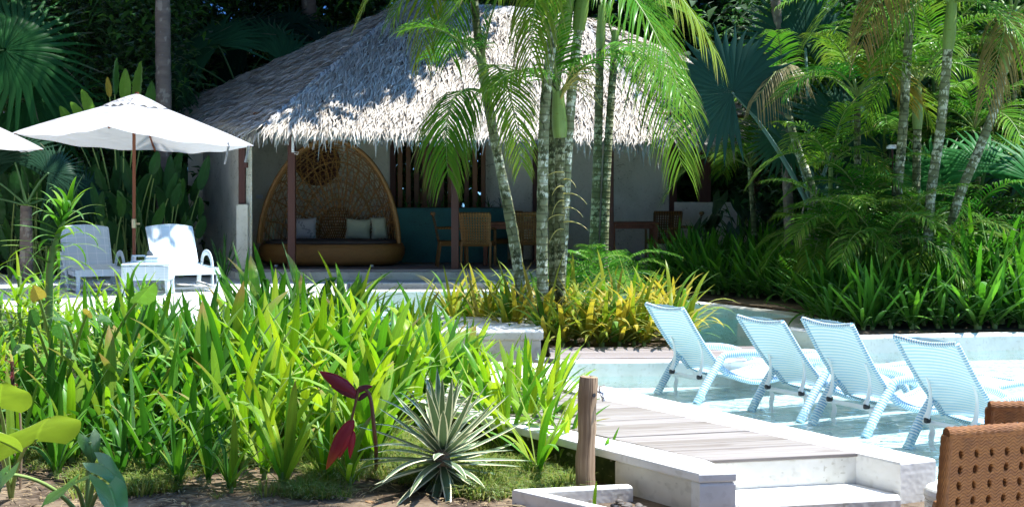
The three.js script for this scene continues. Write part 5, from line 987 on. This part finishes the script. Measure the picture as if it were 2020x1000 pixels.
  // low fronds filling the thicket
  const lows = [[1660, 470, 15.2, 9, 1.0, 'bright low areca palm above the pool wall, at the left of the right thicket'], [1740, 500, 14.9, 10, 1.2, 'low areca palm hanging its fronds over the right pool wall'], [1850, 520, 15.0, 9, 1.1, 'low feathery palm at the foot of the leaning stem'], [1640, 330, 16.0, 8, 1.1, 'young areca palm with curved fronds high above the white pool block'], [1700, 400, 15.5, 8, 1.0, 'young palm with glossy fronds left of the small white lamp'], [1900, 470, 16.2, 9, 1.4, 'broad young palm near the right edge'], [1980, 500, 15.8, 9, 1.4, 'young palm at the right edge of the picture'], [1770, 470, 15.9, 9, 1.2, 'young palm behind the pale blotched stem'], [1625, 500, 15.6, 7, 0.8, 'small young palm at the corner of the angled pool wall']];
  for (const [px, py, dd, n, L, lb] of lows) {
    const q = thing('young_palm', lb, 'young palm', V(0, 0, 0)), c = W(px, py, dd);
    part('stem', new RB().tube([V(c.x + 0.05, 0.12, c.z - 0.1), V(c.x, c.y * 0.6, c.z - 0.05), c.clone()], 0.028, 8).build(), M.stem, q);
    crown(q, c, n, L * 1.15, { leaf: 0.36, pairs: 28, w: 0.022, rad: 0.012, yellow: rr(0, 0.2), col: pick([[0.03, 0.20, 0.014], [0.04, 0.17, 0.014], [0.05, 0.22, 0.016]]) });
  }
}
// fan palms
function fanLeaf(rad, o = {}) {                           // faces +z, hub at the origin, pleated blades around
  const b = new RB(), n = o.n ?? 34, span = o.span ?? 5.2, q = rng(o.seed ?? 3), c0 = o.col ?? [0.045, 0.13, 0.11];
  for (let i = 0; i < n; i++) {
    const a = Math.PI / 2 + lerp(-span / 2, span / 2, (i + 0.5) / n), dir = V(Math.cos(a), Math.sin(a), 0), side = V(-Math.sin(a), Math.cos(a), 0), r = rad * (0.86 + 0.14 * Math.cos((a - Math.PI / 2) * 0.55)) * (0.94 + 0.12 * q());
    const wj = 2 * Math.tan(span / n / 2), split = o.split ?? 0.62, pts = [], wd = [];
    for (const t of [0.02, split * 0.35, split * 0.7, split, (1 + split) / 2, 1.0]) { const z = -(o.cup ?? 0.18) * t * t * rad + (q() - 0.5) * 0.012 * rad; pts.push(dir.clone().multiplyScalar(r * t).add(V(0, -(o.droop ?? 0.10) * rad * Math.max(0, t - split) * (1 + q()), z - (o.hang ?? 0) * Math.max(0, t - 0.5) * rad))); wd.push(t <= split ? wj * r * t * 1.02 : wj * r * split * (1 - (t - split) / (1 - split)) * 0.95 + 0.004); }
    const k = 0.85 + 0.3 * q(), cc = c0.map((x) => x * k), dry = q() < 0.25;
    b.strip(pts, wd, side, (i % 2 ? 1 : -1) * 0 + 0.28, { colFn: (t) => mix3(cc, dry ? [0.26, 0.22, 0.15] : cc, smooth(0.85, 1, t)) });
  }
  return b.build();
}
{
  const place = (parent, hub, look, up, rad, o, base, label) => {
    const st = part('stalk', new RB().tube(bez(base, base.clone().lerp(hub, 0.55).add(V(0, 0.12 * base.distanceTo(hub), 0)), hub, 14), (u) => lerp(o.rb ?? 0.045, 0.018, u), 8, { flat: 0.7 }).build(), o.stalk ?? M.fanStalk, parent);
    const f = part('fan_leaf', fanLeaf(rad, o), M.fan, st, label); f.position.copy(hub);
    const z = look.clone().normalize(), x = V().crossVectors(up, z).normalize(), y = V().crossVectors(z, x); f.quaternion.setFromRotationMatrix(new THREE.Matrix4().makeBasis(x, y, z));
  };
  M.fanStalk = std({ color: rgb(0.16, 0.27, 0.24), roughness: 0.6 }); M.greenStalk = std({ color: rgb(0.06, 0.15, 0.04), roughness: 0.5 });
  const d = 17.8;
  let t = thing('blue_fan_palm', 'blue grey fan palm with a huge round fan leaf on a long pale stalk', 'fan palm', V(0, 0, 0));
  stemTube(t, [V(W(1612, 480, d).x, 0, -d), W(1608, 500, d), W(1606, 445, d)], 0.17, 0.15, M.coco);
  part('leaf_bases', (() => { const b = new RB(); for (let i = 0; i < 9; i++) { const a = i * 2.4, p = W(1606, 470 - i * 8, d), o = V(Math.cos(a), 0, Math.sin(a)); b.strip([p.clone().addScaledVector(o, 0.1), p.clone().addScaledVector(o, 0.17).add(V(0, 0.13, 0)), p.clone().addScaledVector(o, 0.12).add(V(0, 0.3, 0))], [0.18, 0.14, 0.07], V(-o.z, 0, o.x), 0.3); } return b.build(); })(), std({ color: rgb(0.24, 0.20, 0.19), roughness: 0.9 }), t);
  const cb = W(1604, 420, d);
  place(t, W(1446, 183, d - 1.2), V(-0.1, 0.05, 1), V(-0.45, 0.85, 0), 1.02, { n: 40, span: 5.7, seed: 4, col: [0.022, 0.085, 0.068], droop: 0.16, cup: 0.1 }, cb, 'giant round blue green fan leaf');
  place(t, W(1590, 95, d + 0.6), V(0.1, 0.1, 1), V(0.2, 1, 0), 1.1, { n: 36, span: 4.6, seed: 5, col: [0.02, 0.085, 0.05] }, cb);
  place(t, W(1560, 262, d + 0.2), V(-0.3, 0.4, 1), V(-0.6, -0.8, 0.2), 0.72, { n: 30, span: 4.2, seed: 6, col: [0.02, 0.085, 0.04], hang: 0.25 }, cb);
  place(t, W(1660, 250, d + 0.2), V(0.2, 0.3, 1), V(0.5, 0.8, 0), 0.85, { n: 30, span: 4.4, seed: 7, col: [0.02, 0.085, 0.045] }, cb);
  place(t, W(1640, 400, d - 0.4), V(0.3, 0.5, 1), V(0.9, 0.3, 0), 0.6, { n: 26, span: 4, seed: 8, col: [0.02, 0.085, 0.05] }, cb);
  for (const [px, py, dd, r, n, lb, col, rad0] of [[1920, 380, 16.6, 0.95, 7, 'green fan palm behind the leaning stem near the right edge', [0.025, 0.17, 0.03]], [1850, 200, 18.6, 1.05, 6, 'dark fan palm high behind the green shaft', [0.015, 0.075, 0.04]], [-185, 130, 21.6, 2.1, 8, 'large fan palm with long drooping blades in the upper left corner', [0.016, 0.10, 0.018], 0.34], [470, 130, 25.2, 1.15, 6, 'fan palm behind the left roof slope', [0.025, 0.12, 0.05]], [560, 95, 27.0, 1.1, 5, 'dark feathery fan palm behind the middle of the roof slope', [0.012, 0.06, 0.035]], [50, 340, 20.5, 0.8, 5, 'dark fan palm under the left parasol edge', [0.010, 0.05, 0.022]]]) {
    t = thing('fan_palm', lb, 'fan palm', V(0, 0, 0)); const c = W(px, py + 90 * 15 / dd, dd);
    stemTube(t, [V(c.x, 0, c.z), V(c.x, c.y * 0.6, c.z), c.clone()], 0.11, 0.09, M.coco);
    for (let i = 0; i < n; i++) { const a = lerp(-2.0, 2.0, (i + 0.5) / n) + rr(-0.2, 0.2), zz = rr(-0.3, 0.7), hub = c.clone().add(V(Math.sin(a) * r * 0.95, Math.cos(a) * r * 0.75 + 0.1, zz)); place(t, hub, V(Math.sin(a) * 0.4, 0.45, 1), V(Math.sin(a), Math.cos(a) - 0.25, 0), r * rr(0.85, 1.1), { n: 32, span: 4.3, seed: i * 7 + px, col, droop: 0.22, cup: 0.25, hang: 0.12, split: rad0 ?? 0.5, rb: 0.03, stalk: M.greenStalk }, c); }
  }
}
// tall bare palm stem behind the parasol
{
  const t = thing('coconut_palm', 'tall smooth grey palm trunk rising behind the parasol', 'palm tree', V(0, 0, 0));
  stemTube(t, [W(324, 540, 22.1), W(322, 250, 22.1), W(320, 50, 22.1), W(319, -250, 22.1), W(318, -600, 22.1)], 0.14, 0.12, M.coco);
  crown(t, W(318, -610, 22.1), 9, 2.7, { w: 0.05, leaf: 0.7, pairs: 30, rad: 0.03 });
}
{
  const t = thing('coconut_palm', 'coconut palm leaning in from beyond the right edge over the front of the bed', 'palm tree', V(0, 0, 0));
  stemTube(t, [V(6.0, 0, -6.0), V(5.2, 2.4, -5.9), V(3.6, 4.6, -6.3), V(1.5, 6.0, -7.2)], 0.15, 0.10, M.coco);
  crown(t, V(1.45, 6.0, -7.25), 5, 1.25, { w: 0.05, leaf: 0.6, pairs: 32, rad: 0.03 });
}
// broad leaved plants ------------------------------------------------------------------------------
function broadLeaf(L, w, bend, curl = 0.2, seed = 1, tear = 0) {
  const q = rng(seed), ph = q() * 6, b = new RB(), ax = [V(0, 0, 0)], nrm = []; let a = 0; const n = 16;
  for (let i = 0; i <= n; i++) { a = bend * Math.pow(i / n, 1.3); nrm.push(V(0, Math.sin(a), -Math.cos(a))); if (i < n) ax.push(ax[i].clone().add(V(0, Math.cos(a) * L / n, Math.sin(a) * L / n))); }
  b.sheet((u, v) => {
    const i = Math.min(n - 1, Math.floor(v * n)), f = v * n - i, p = ax[i].clone().lerp(ax[i + 1], f), x = u * 2 - 1, ww = w * Math.pow(Math.sin(Math.PI * Math.pow(clamp(v * 0.97 + 0.015, 0, 1), 0.8)), 0.6) * (1 - 0.12 * v);
    const t2 = tear ? 0.02 * L * Math.sin(v * 60 + ph) * x * x * tear : 0;
    return p.add(V(x * ww / 2, 0, 0)).addScaledVector(nrm[i], -curl * Math.abs(x) * ww * 0.5 + 0.012 * L * Math.sin(v * 26 + ph) * x * x + t2);
  }, 8, 22);
  return b.build();
}
const bananaLeaf = [broadLeaf(1, 0.30, 0.3, 0.35, 1), broadLeaf(1, 0.34, 0.7, 0.25, 2), broadLeaf(1, 0.30, 1.2, 0.3, 3), broadLeaf(1, 0.36, 0.1, 0.5, 4, 0.6)];
function broadPlant(name, label, cat, base, leaves, group) { // leaves: [px, py, depth of the tip, length, material, variant, extra turn]
  const t = thing(name, label, cat, base.clone(), 0, group);
  for (const [px, py, d, L, m, k, tw] of leaves) {
    const tip = W(px, py, d).sub(base), mid = tip.clone().sub(V(0, L * 0.85, 0)), az = Math.atan2(tip.x, tip.z);
    const h = tip.clone(); const dist = Math.max(0.02, tip.length() - L * 0.95), st = tip.clone().normalize().multiplyScalar(dist); st.y += 0.06 * dist;
    const s = part('stalk', new RB().tube(bez(V(0, 0, 0), V(st.x * 0.3, st.y * 0.6, st.z * 0.3), st, 8), (u) => lerp(0.020, 0.009, u), 6).build(), M.stem, t);
    const lf = part('leaf', bananaLeaf[k], m, s); lf.position.copy(st); lf.scale.setScalar(L);
    const y = h.clone().sub(st).normalize(), z0 = V(Math.sin(tw ?? 0), 0, Math.cos(tw ?? 0)), x = V().crossVectors(y, z0).normalize(), z = V().crossVectors(x, y); lf.quaternion.setFromRotationMatrix(new THREE.Matrix4().makeBasis(x, y, z));
  }
  return t;
}
{
  const B = M.broad;
  broadPlant('banana_plant', 'banana plant with upright leaves and one yellow brown leaf above the parasol', 'banana plant', V(W(240, 400, 21.5).x, 0.1, -21.5), [[222, 138, 21, 0.62, B[0], 0, 1.2], [245, 158, 20.8, 0.55, B[1], 3, 0.4], [278, 145, 21, 0.7, B[1], 3, -0.6], [212, 172, 20.9, 0.36, B[3], 0, 0.5], [170, 190, 20.9, 0.6, B[1], 1, 0], [150, 205, 21, 0.6, B[1], 2, 0], [130, 222, 21.2, 0.7, B[1], 1, 0], [300, 180, 21.5, 0.6, B[0], 1, 0]]);
  // hedge of big leaved plants under the parasol
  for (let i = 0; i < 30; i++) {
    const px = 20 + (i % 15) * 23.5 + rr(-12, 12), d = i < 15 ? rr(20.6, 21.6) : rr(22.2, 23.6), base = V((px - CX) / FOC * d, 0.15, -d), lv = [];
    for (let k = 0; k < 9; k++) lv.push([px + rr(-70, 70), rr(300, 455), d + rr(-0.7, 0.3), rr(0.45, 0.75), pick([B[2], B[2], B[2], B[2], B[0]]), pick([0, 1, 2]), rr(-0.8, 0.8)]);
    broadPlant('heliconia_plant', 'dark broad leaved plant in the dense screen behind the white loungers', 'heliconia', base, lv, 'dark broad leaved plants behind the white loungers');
  }
  // plants in front left of the lily bed
  broadPlant('canna_plant', 'broad leaved plant with one big ribbed leaf tilted before the side table', 'canna plant', G(170, 830, -0.12), [[298, 560, 8.6, 0.44, B[1], 3, 0.5], [225, 600, 8.9, 0.4, B[0], 2, 0], [110, 640, 8.8, 0.36, B[1], 0, 0], [120, 610, 8.7, 0.36, B[0], 1, 0]]);
  broadPlant('canna_plant', 'broad leaved plant with two yellow and brown spoiled leaves at the left', 'canna plant', G(120, 850, -0.12), [[66, 566, 8.2, 0.30, B[3], 3, 0.4], [180, 608, 8.2, 0.28, B[3], 0, 0.2], [55, 610, 8.5, 0.30, B[0], 0, 0.6], [120, 640, 8.4, 0.34, B[0], 3, 0], [150, 690, 8.3, 0.3, B[1], 1, 0], [40, 670, 8.3, 0.26, B[1], 2, 0]]);
}
// dracaena with a leafy spire and low bushes around it
{
  const P = thing('dracaena', 'leafy dracaena spire with narrow glossy leaves before the left white lounger', 'dracaena', V(W(95, 700, 11.2).x, -0.12, -11.2));
  const c = (px, py) => W(px, py, 11.2).sub(P.position), path = spline([V(0, 0, 0), c(96, 620), c(98, 520), c(118, 450), c(136, 412)], 40);
  part('stem', new RB().tube(path, (u) => lerp(0.05, 0.012, u), 8).build(), M.stem, P);
  for (let i = 0; i < 40; i++) { const f = i / 40, p = path[Math.round(lerp(20, 40, f))], m = part('leaf', thinLeaves[(i * 7) % 10], pick([M.lily[3], M.lily[1], M.hedge[1], M.lily[0]]), P); m.position.copy(p); m.rotation.set(lerp(1.35, 0.1, Math.pow(f, 2)) + rr(-0.2, 0.2), i * 2.4 + rr(-0.2, 0.2), 0, 'YXZ'); m.scale.set(0.42 * 2.3, lerp(0.56, 0.34, f), lerp(0.56, 0.34, f)); }
  const shoots = protos(4, (g, k) => { const h = 0.42 + k * 0.06; part('stem', new RB().tube([V(0, 0, 0), V(0.02, h * 0.5, 0), V(0, h, 0)], 0.012, 6).build(), M.stem, g); for (let i = 0; i < 22; i++) { const f = i / 22, m = part('leaf', thinLeaves[(i * 3 + k) % 10], pick([M.lily[0], M.lily[2], M.lily[1]]), g); m.position.set(0, lerp(h * 0.3, h, f), 0); m.rotation.set(lerp(1.5, 0.25, f * f) + rr(-0.2, 0.2), i * 2.4, 0, 'YXZ'); const s = lerp(0.26, 0.17, f); m.scale.set(s * 2.9, s * 1.5, s * 1.5); } });
  for (let i = 0; i < 48; i++) { const px = rr(-15, 290), py = lerp(690, 890, Math.pow(R(), 1.2)), p = G(px, py, -0.12); plantCopy(pick(shoots), 'leafy_shoot', 'leafy green shoot with narrow leaves in the bushy left corner of the bed', 'shrub', 'leafy shoots in the left corner', p, rr(0, 6.28), rr(0.9, 1.35) * (py < 770 ? 1.25 : 0.9)); }
  for (const [px, py, s] of [[35, 560, 1.2], [20, 640, 1.1], [205, 590, 1.0], [140, 600, 1.1], [255, 640, 1.0], [60, 610, 1.15]]) { const d = 10.4, p = W(px, py, d); plantCopy(pick(shoots), 'leafy_shoot', 'leafy green shoot with narrow leaves in the bushy left corner of the bed', 'shrub', 'leafy shoots in the left corner', V(p.x, p.y - 0.55 * s, p.z), rr(0, 6), s); }
  // cordyline
  const q = thing('cordyline', 'small reddish leaved cordyline at the left edge above the yellow green heart leaf', 'cordyline', G(22, 890, -0.12));
  part('stem', new RB().tube([V(0, 0, 0), V(0.01, 0.3, 0), V(0, 0.62, 0)], 0.012, 6).build(), M.darkwood, q);
  for (let i = 0; i < 14; i++) { const m = part('leaf', thinLeaves[i % 10], i % 3 ? M.cordyline : M.yellow[3], q); m.position.set(0, lerp(0.35, 0.62, i / 14), 0); m.rotation.set(rr(0.4, 1.4), i * 2.4, 0, 'YXZ'); m.scale.set(0.3, 0.22, 0.22); }
}
// heart leaved plants in the lower left corner
{
  const mk = (name, label, base, leaves, mat) => {
    const t = thing(name, label, 'heart leaved plant', base);
    leaves.forEach(([px, py, d, L, Wd, tx, az, tz], i) => { const tip = W(px, py, d).sub(base); const s = part('stalk', new RB().tube(bez(V(0, 0, 0), V(tip.x * 0.35, tip.y * 0.8, tip.z * 0.4), tip, 10), (u) => lerp(0.014, 0.008, u), 7).build(), mat === M.heart ? M.shaft : M.stem, t); const m = part('leaf', heartLeaf(L, Wd, i + px), mat, s); m.position.copy(tip); m.rotation.set(tx, az, tz ?? 0, 'YXZ'); });
  };
  mk('elephant_ear', 'elephant ear plant with a glowing yellow green leaf in the lower left corner', G(20, 985, -0.12), [[70, 866, 6.9, 0.28, 0.48, -0.95, 0.55, 0.25], [-25, 860, 6.7, 0.26, 0.40, -0.8, -0.2, -0.2], [-5, 800, 7.1, 0.24, 0.34, -0.9, 0.5, 0.1]], M.heart);
  mk('glossy_philodendron', 'dark glossy heart leaved plant at the bottom edge, left of the lilies', G(170, 1040, -0.12), [[176, 872, 6.7, 0.14, 0.11, 1.2, 1.2, 0.5], [200, 918, 6.5, 0.20, 0.15, 0.5, 1.5, 0.35], [140, 955, 6.3, 0.24, 0.2, 0.35, -0.7, 0.25], [215, 962, 6.2, 0.24, 0.19, 0.5, 0.7, -0.35], [10, 935, 6.3, 0.16, 0.18, 0.7, -0.6, 0.3]], M.glossy);
  const s = thing('dry_stem', 'thin brown upright stem at the left edge of the bed', 'stem', G(38, 965, -0.12)); part('stem', new RB().tube([V(0, 0, 0), V(0.01, 0.25, 0), V(-0.005, 0.52, 0)], 0.007, 6).build(), M.post, s);
}
// red drooping flower
{
  const base = G(742, 930, -0.12), t = thing('red_flower', 'drooping dark red banana flower with scarlet lower bracts among the lilies', 'flower', base), d = 7.35, c = (px, py, dd = d) => W(px, py, dd).sub(base);
  part('stem', new RB().tube(spline([V(0, 0, 0), c(738, 850), c(726, 775), c(710, 764), c(702, 790), c(690, 840), c(672, 900)], 40), (u) => lerp(0.013, 0.006, u), 8).build(), std({ color: rgb(0.16, 0.07, 0.03), roughness: 0.6 }), t);
  const bract = (a, b2, w, col, col2, cup, tw) => { const pts = bez(a, a.clone().lerp(b2, 0.5).add(V(0, 0.02, cup)), b2, 10), ax = b2.clone().sub(a).normalize(), side = V().crossVectors(ax, V(0, 0, 1)).normalize(); for (const s of [1, -1]) { const b = new RB(); b.sheet((u, v) => { const i = Math.min(9, Math.floor(v * 10)), f = v * 10 - i, x = u * 2 - 1, ww = w * Math.pow(Math.sin(Math.PI * Math.pow(clamp(v * 0.97 + 0.02, 0, 1), 0.75)), 0.8); return pts[i].clone().lerp(pts[i + 1], f).addScaledVector(side.clone().applyAxisAngle(ax, tw), x * ww / 2).add(V(0, 0, s * (1 - x * x) * ww * 0.32 - 0.004 * s)); }, 8, 12, (u, v) => mix3(col, col2, smooth(0.55, 0.95, v))); part('bract', b.build(), M.bract, t); } };
  bract(c(703, 782), c(630, 733), 0.082, [0.34, 0.014, 0.03], [0.40, 0.02, 0.035], 0.02, 0);
  bract(c(703, 785), c(652, 762), 0.045, [0.24, 0.012, 0.03], [0.3, 0.02, 0.03], 0.03, 0.3);
  bract(c(700, 775), c(735, 762), 0.035, [0.2, 0.03, 0.04], [0.3, 0.04, 0.05], 0.01, 0); bract(c(706, 790), c(732, 775), 0.03, [0.16, 0.02, 0.04], [0.2, 0.04, 0.05], 0.01, 0);
  bract(c(696, 828), c(643, 926), 0.085, [0.46, 0.015, 0.025], [0.70, 0.18, 0.02], 0.03, 0.1); bract(c(694, 845), c(668, 905), 0.055, [0.60, 0.015, 0.03], [0.62, 0.08, 0.03], 0.04, -0.2); bract(c(696, 850), c(690, 905), 0.045, [0.55, 0.015, 0.03], [0.6, 0.03, 0.03], 0.02, -0.4);
}
// snake plant by the pavilion corner, leaf in the trough, plants on the teal wall
{
  const big = (name, label, cat, base, n, len, tilt, mats, geos, wide) => { const t = thing(name, label, cat, base); rosette(t, { n, len, tilt, geos, mats, wide }); return t; };
  big('snake_plant', 'spiky dark upright plant at the foot of the pavilion side wall', 'snake plant', V(W(440, 540, 20.4).x, 0.25, -20.4), 22, [0.45, 0.85], [0.05, 0.6], [M.hedge[2], M.broad[2]], lilyLeaves.filter((_, i) => i % 8 < 2), 0.8);
  big('sprout', 'single upright light green leaf in the white trough', 'sprout', W(1178, 985, 6.98).setY(-0.13), 1, [0.2, 0.2], [0.03, 0.03], [M.lily[0]], [lilyLeaves[0]], 1.7);
  for (let i = 0; i < 9; i++) big('wall_plant', 'small dark spiky plant growing on top of the teal wall', 'plant', V((800 - CX) / FOC * 23.2 + i * 0.22, 1.42, -23.25 + rr(-0.05, 0.05)), 9, [0.2, 0.36], [0.2, 1.0], [M.hedge[2], M.broad[2]], thinLeaves, 1).userData.group = 'spiky plants on the teal wall';
  big('corner_plant', 'few dark arching leaves beside the lichen palm stems and the pavilion floor', 'plant', W(1052, 500, 18.5).setY(0.2), 9, [0.4, 0.6], [0.4, 1.2], [M.hedge[2], M.broad[2]], lilyLeaves, 1);
  big('edge_lily', 'small dark plant with few blades at the foot of the mossy wall behind the post', 'lily', G(1187, 945, -0.12), 7, [0.22, 0.36], [0.1, 0.8], [M.lily[3], M.hedge[1]], lilyLeaves, 1);
}
// loose grass and moss on the soil, fallen leaves
{
  const b = new RB(), q = rng(9);
  for (let i = 0; i < 42; i++) { const a = q() * 6.28, r = q() * 0.05, L = 0.03 + q() * 0.06, o = V(Math.cos(a), 0, Math.sin(a)); const k = q(); b.col = mix3([0.17, 0.30, 0.03], [0.42, 0.40, 0.10], k * k); b.strip([o.clone().multiplyScalar(r), o.clone().multiplyScalar(r + L * 0.3).add(V(0, L * 0.7, 0)), o.clone().multiplyScalar(r + L * 0.9).add(V(0, L * 0.75, 0))], [0.004, 0.003, 0.0006], V(-o.z, 0, o.x), 0, { flat: true }); }
  const im = new THREE.InstancedMesh(b.build(), M.grass, 3400); im.name = 'grass'; const m = new THREE.Matrix4(), e = new THREE.Euler(), Q = new THREE.Quaternion();
  for (let i = 0; i < 3400; i++) { let p, py, k = 0; do { py = 770 + 215 * Math.pow(R(), 0.8); p = G(rr(60, 1130), py, -0.125); } while (k++ < 30 && nz1(p.x * 0.14 + 3, p.z * 0.14 + 3, 9, 9, 3) < 0.36 + 0.14 * smooth(880, 985, py) + rr(-0.05, 0.05)); const s = rr(0.6, 1.7); m.compose(p, Q.setFromEuler(e.set(rr(-0.2, 0.2), rr(0, 6), rr(-0.2, 0.2))), V(s, s * rr(0.6, 1.1), s)); im.setMatrixAt(i, m); }
  tag(im, 'fine yellow green grass and moss growing on the soil between the lilies', 'grass', null, 'stuff'); im.castShadow = im.receiveShadow = true; scene.add(im);
  const bits = new RB(); { const q = rng(31); for (let i = 0; i < 7; i++) { const a = q() * 6.28, p = V(q() * 0.2 - 0.1, 0.004 + q() * 0.008, q() * 0.2 - 0.1), L = 0.02 + q() * 0.07, o = V(Math.cos(a), (q() - 0.4) * 0.2, Math.sin(a)); bits.col = mix3([0.10, 0.06, 0.03], [0.42, 0.32, 0.17], q()); bits.strip([p, p.clone().addScaledVector(o, L * 0.5).add(V(0, 0.004, 0)), p.clone().addScaledVector(o, L)], [0.003, i % 2 ? 0.012 : 0.004, 0.001], V(-o.z, 0.2, o.x), 0.3); } }
  const lt = new THREE.InstancedMesh(bits.build(), M.vc, 520); lt.name = 'leaf_litter'; for (let i = 0; i < 520; i++) { const p = G(rr(-10, 1140), 840 + 165 * R(), -0.118), s = rr(0.6, 1.4); m.compose(p, Q.setFromEuler(e.set(0, rr(0, 6.28), 0)), V(s, s, s)); lt.setMatrixAt(i, m); } lt.castShadow = lt.receiveShadow = true; tag(lt, 'small twigs and dry leaf bits strewn over the soil of the front bed', 'leaf litter', null, 'stuff'); scene.add(lt);
  const litter = [broadLeaf(0.09, 0.035, 0.9, 0.5, 21), broadLeaf(0.12, 0.03, 1.5, 0.6, 22)], lm = [std({ color: rgb(0.30, 0.17, 0.07) }), std({ color: rgb(0.42, 0.30, 0.12) }), std({ color: rgb(0.16, 0.09, 0.05) })];
  for (let i = 0; i < 40; i++) { const p = G(rr(150, 1120), rr(850, 995), -0.112), o = part(numbered('fallen_leaf'), litter[i % 2], lm[i % 3], scene); o.position.copy(p); o.rotation.set(1.45 + rr(-0.2, 0.2), rr(0, 6.28), 0, 'YXZ'); tag(o, 'dry brown leaf lying on the bare soil of the front bed', 'leaf', 'dry leaves on the soil'); }
}
// the wood behind
{
  const cluster = (seed, n, s, cols) => { const q = rng(seed), b = new RB(); for (let i = 0; i < n; i++) { const p = V(q() - 0.5, q() - 0.5, q() - 0.5).multiplyScalar(1.3), a = q() * 6.28, L = s * (0.6 + 0.8 * q()), o = V(Math.cos(a), (q() - 0.65) * 0.9, Math.sin(a)).normalize(), k = q(); b.col = mix3(cols[0], cols[1], k * k); b.strip([p, p.clone().addScaledVector(o, L * 0.5).add(V(0, 0.02, 0)), p.clone().addScaledVector(o, L).add(V(0, -L * 0.2, 0))], [0.02 * s * 5, L * 0.36, 0.004], V(-o.z, 0.2 * (q() - 0.5), o.x).normalize(), 0.15); } return b.build(); };
  const m = new THREE.Matrix4(), e = new THREE.Euler(), Q = new THREE.Quaternion();
  const fill = (name, label, geo, n, place, s0, s1) => { const im = new THREE.InstancedMesh(geo, M.jungle, n); im.name = numbered(name); for (let i = 0; i < n; i++) { const s = rr(s0, s1); m.compose(place(i), Q.setFromEuler(e.set(rr(-0.5, 0.5), rr(0, 6.28), rr(-0.5, 0.5))), V(s, s, s)); im.setMatrixAt(i, m); const k = rr(0.6, 1.25); im.setColorAt(i, rgb(k, k, k)); } im.castShadow = im.receiveShadow = true; tag(im, label, 'wood', null, 'stuff'); scene.add(im); };
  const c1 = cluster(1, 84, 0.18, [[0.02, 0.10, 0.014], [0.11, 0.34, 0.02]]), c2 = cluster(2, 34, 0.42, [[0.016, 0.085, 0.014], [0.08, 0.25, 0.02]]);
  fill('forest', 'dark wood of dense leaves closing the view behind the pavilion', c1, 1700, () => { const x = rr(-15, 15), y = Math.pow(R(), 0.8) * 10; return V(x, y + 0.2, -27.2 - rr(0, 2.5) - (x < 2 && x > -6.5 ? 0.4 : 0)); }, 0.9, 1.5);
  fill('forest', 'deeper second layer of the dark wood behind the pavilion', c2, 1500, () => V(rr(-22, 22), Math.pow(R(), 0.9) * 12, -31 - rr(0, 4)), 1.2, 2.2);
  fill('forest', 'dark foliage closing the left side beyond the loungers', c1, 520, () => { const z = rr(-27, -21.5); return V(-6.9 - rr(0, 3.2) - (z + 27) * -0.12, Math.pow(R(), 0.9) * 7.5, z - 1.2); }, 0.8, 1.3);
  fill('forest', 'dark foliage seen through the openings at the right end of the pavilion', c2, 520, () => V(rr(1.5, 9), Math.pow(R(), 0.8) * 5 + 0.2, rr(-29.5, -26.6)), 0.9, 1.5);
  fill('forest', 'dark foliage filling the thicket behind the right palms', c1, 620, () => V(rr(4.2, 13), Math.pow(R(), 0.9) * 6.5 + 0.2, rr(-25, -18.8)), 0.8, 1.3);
  // crowns that shade the roof's left side and the left of the bed
  for (const [x, h, z, r, lb] of [[-1.8, 9.2, -27.4, 3.1, 'tall leafy tree standing behind the pavilion roof'], [-4.5, 9.0, -29.0, 2.6, 'tall leafy tree behind the left end of the pavilion']]) {
    const t = thing('shade_tree', lb, 'tree', V(x, 0, z)); stemTube(t, [V(0, 0, 0), V(0.05, h * 0.5, 0.6), V(0, h, 3.4)], 0.24, 0.12, M.coco);
    const cr = new THREE.InstancedMesh(c2, M.jungle, 330); cr.name = 'crown'; for (let i = 0; i < 330; i++) { const q = V(rr(-1, 1), rr(-0.6, 0.6), rr(-1, 1)).normalize().multiplyScalar(r * Math.pow(R(), 0.5)); q.y *= 0.6; m.compose(q.add(V(0, h, 0)), Q.setFromEuler(e.set(rr(-0.5, 0.5), rr(0, 6), rr(-0.5, 0.5))), V(1, 1, 1)); m.setPosition(m.elements[12], m.elements[13], m.elements[14] + 3.4); cr.setMatrixAt(i, m); const k = rr(0.7, 1.3); cr.setColorAt(i, rgb(k, k, k)); } cr.userData.kind = 'stuff'; cr.castShadow = cr.receiveShadow = true; t.add(cr);
  }
}
renderer.render(scene, camera);
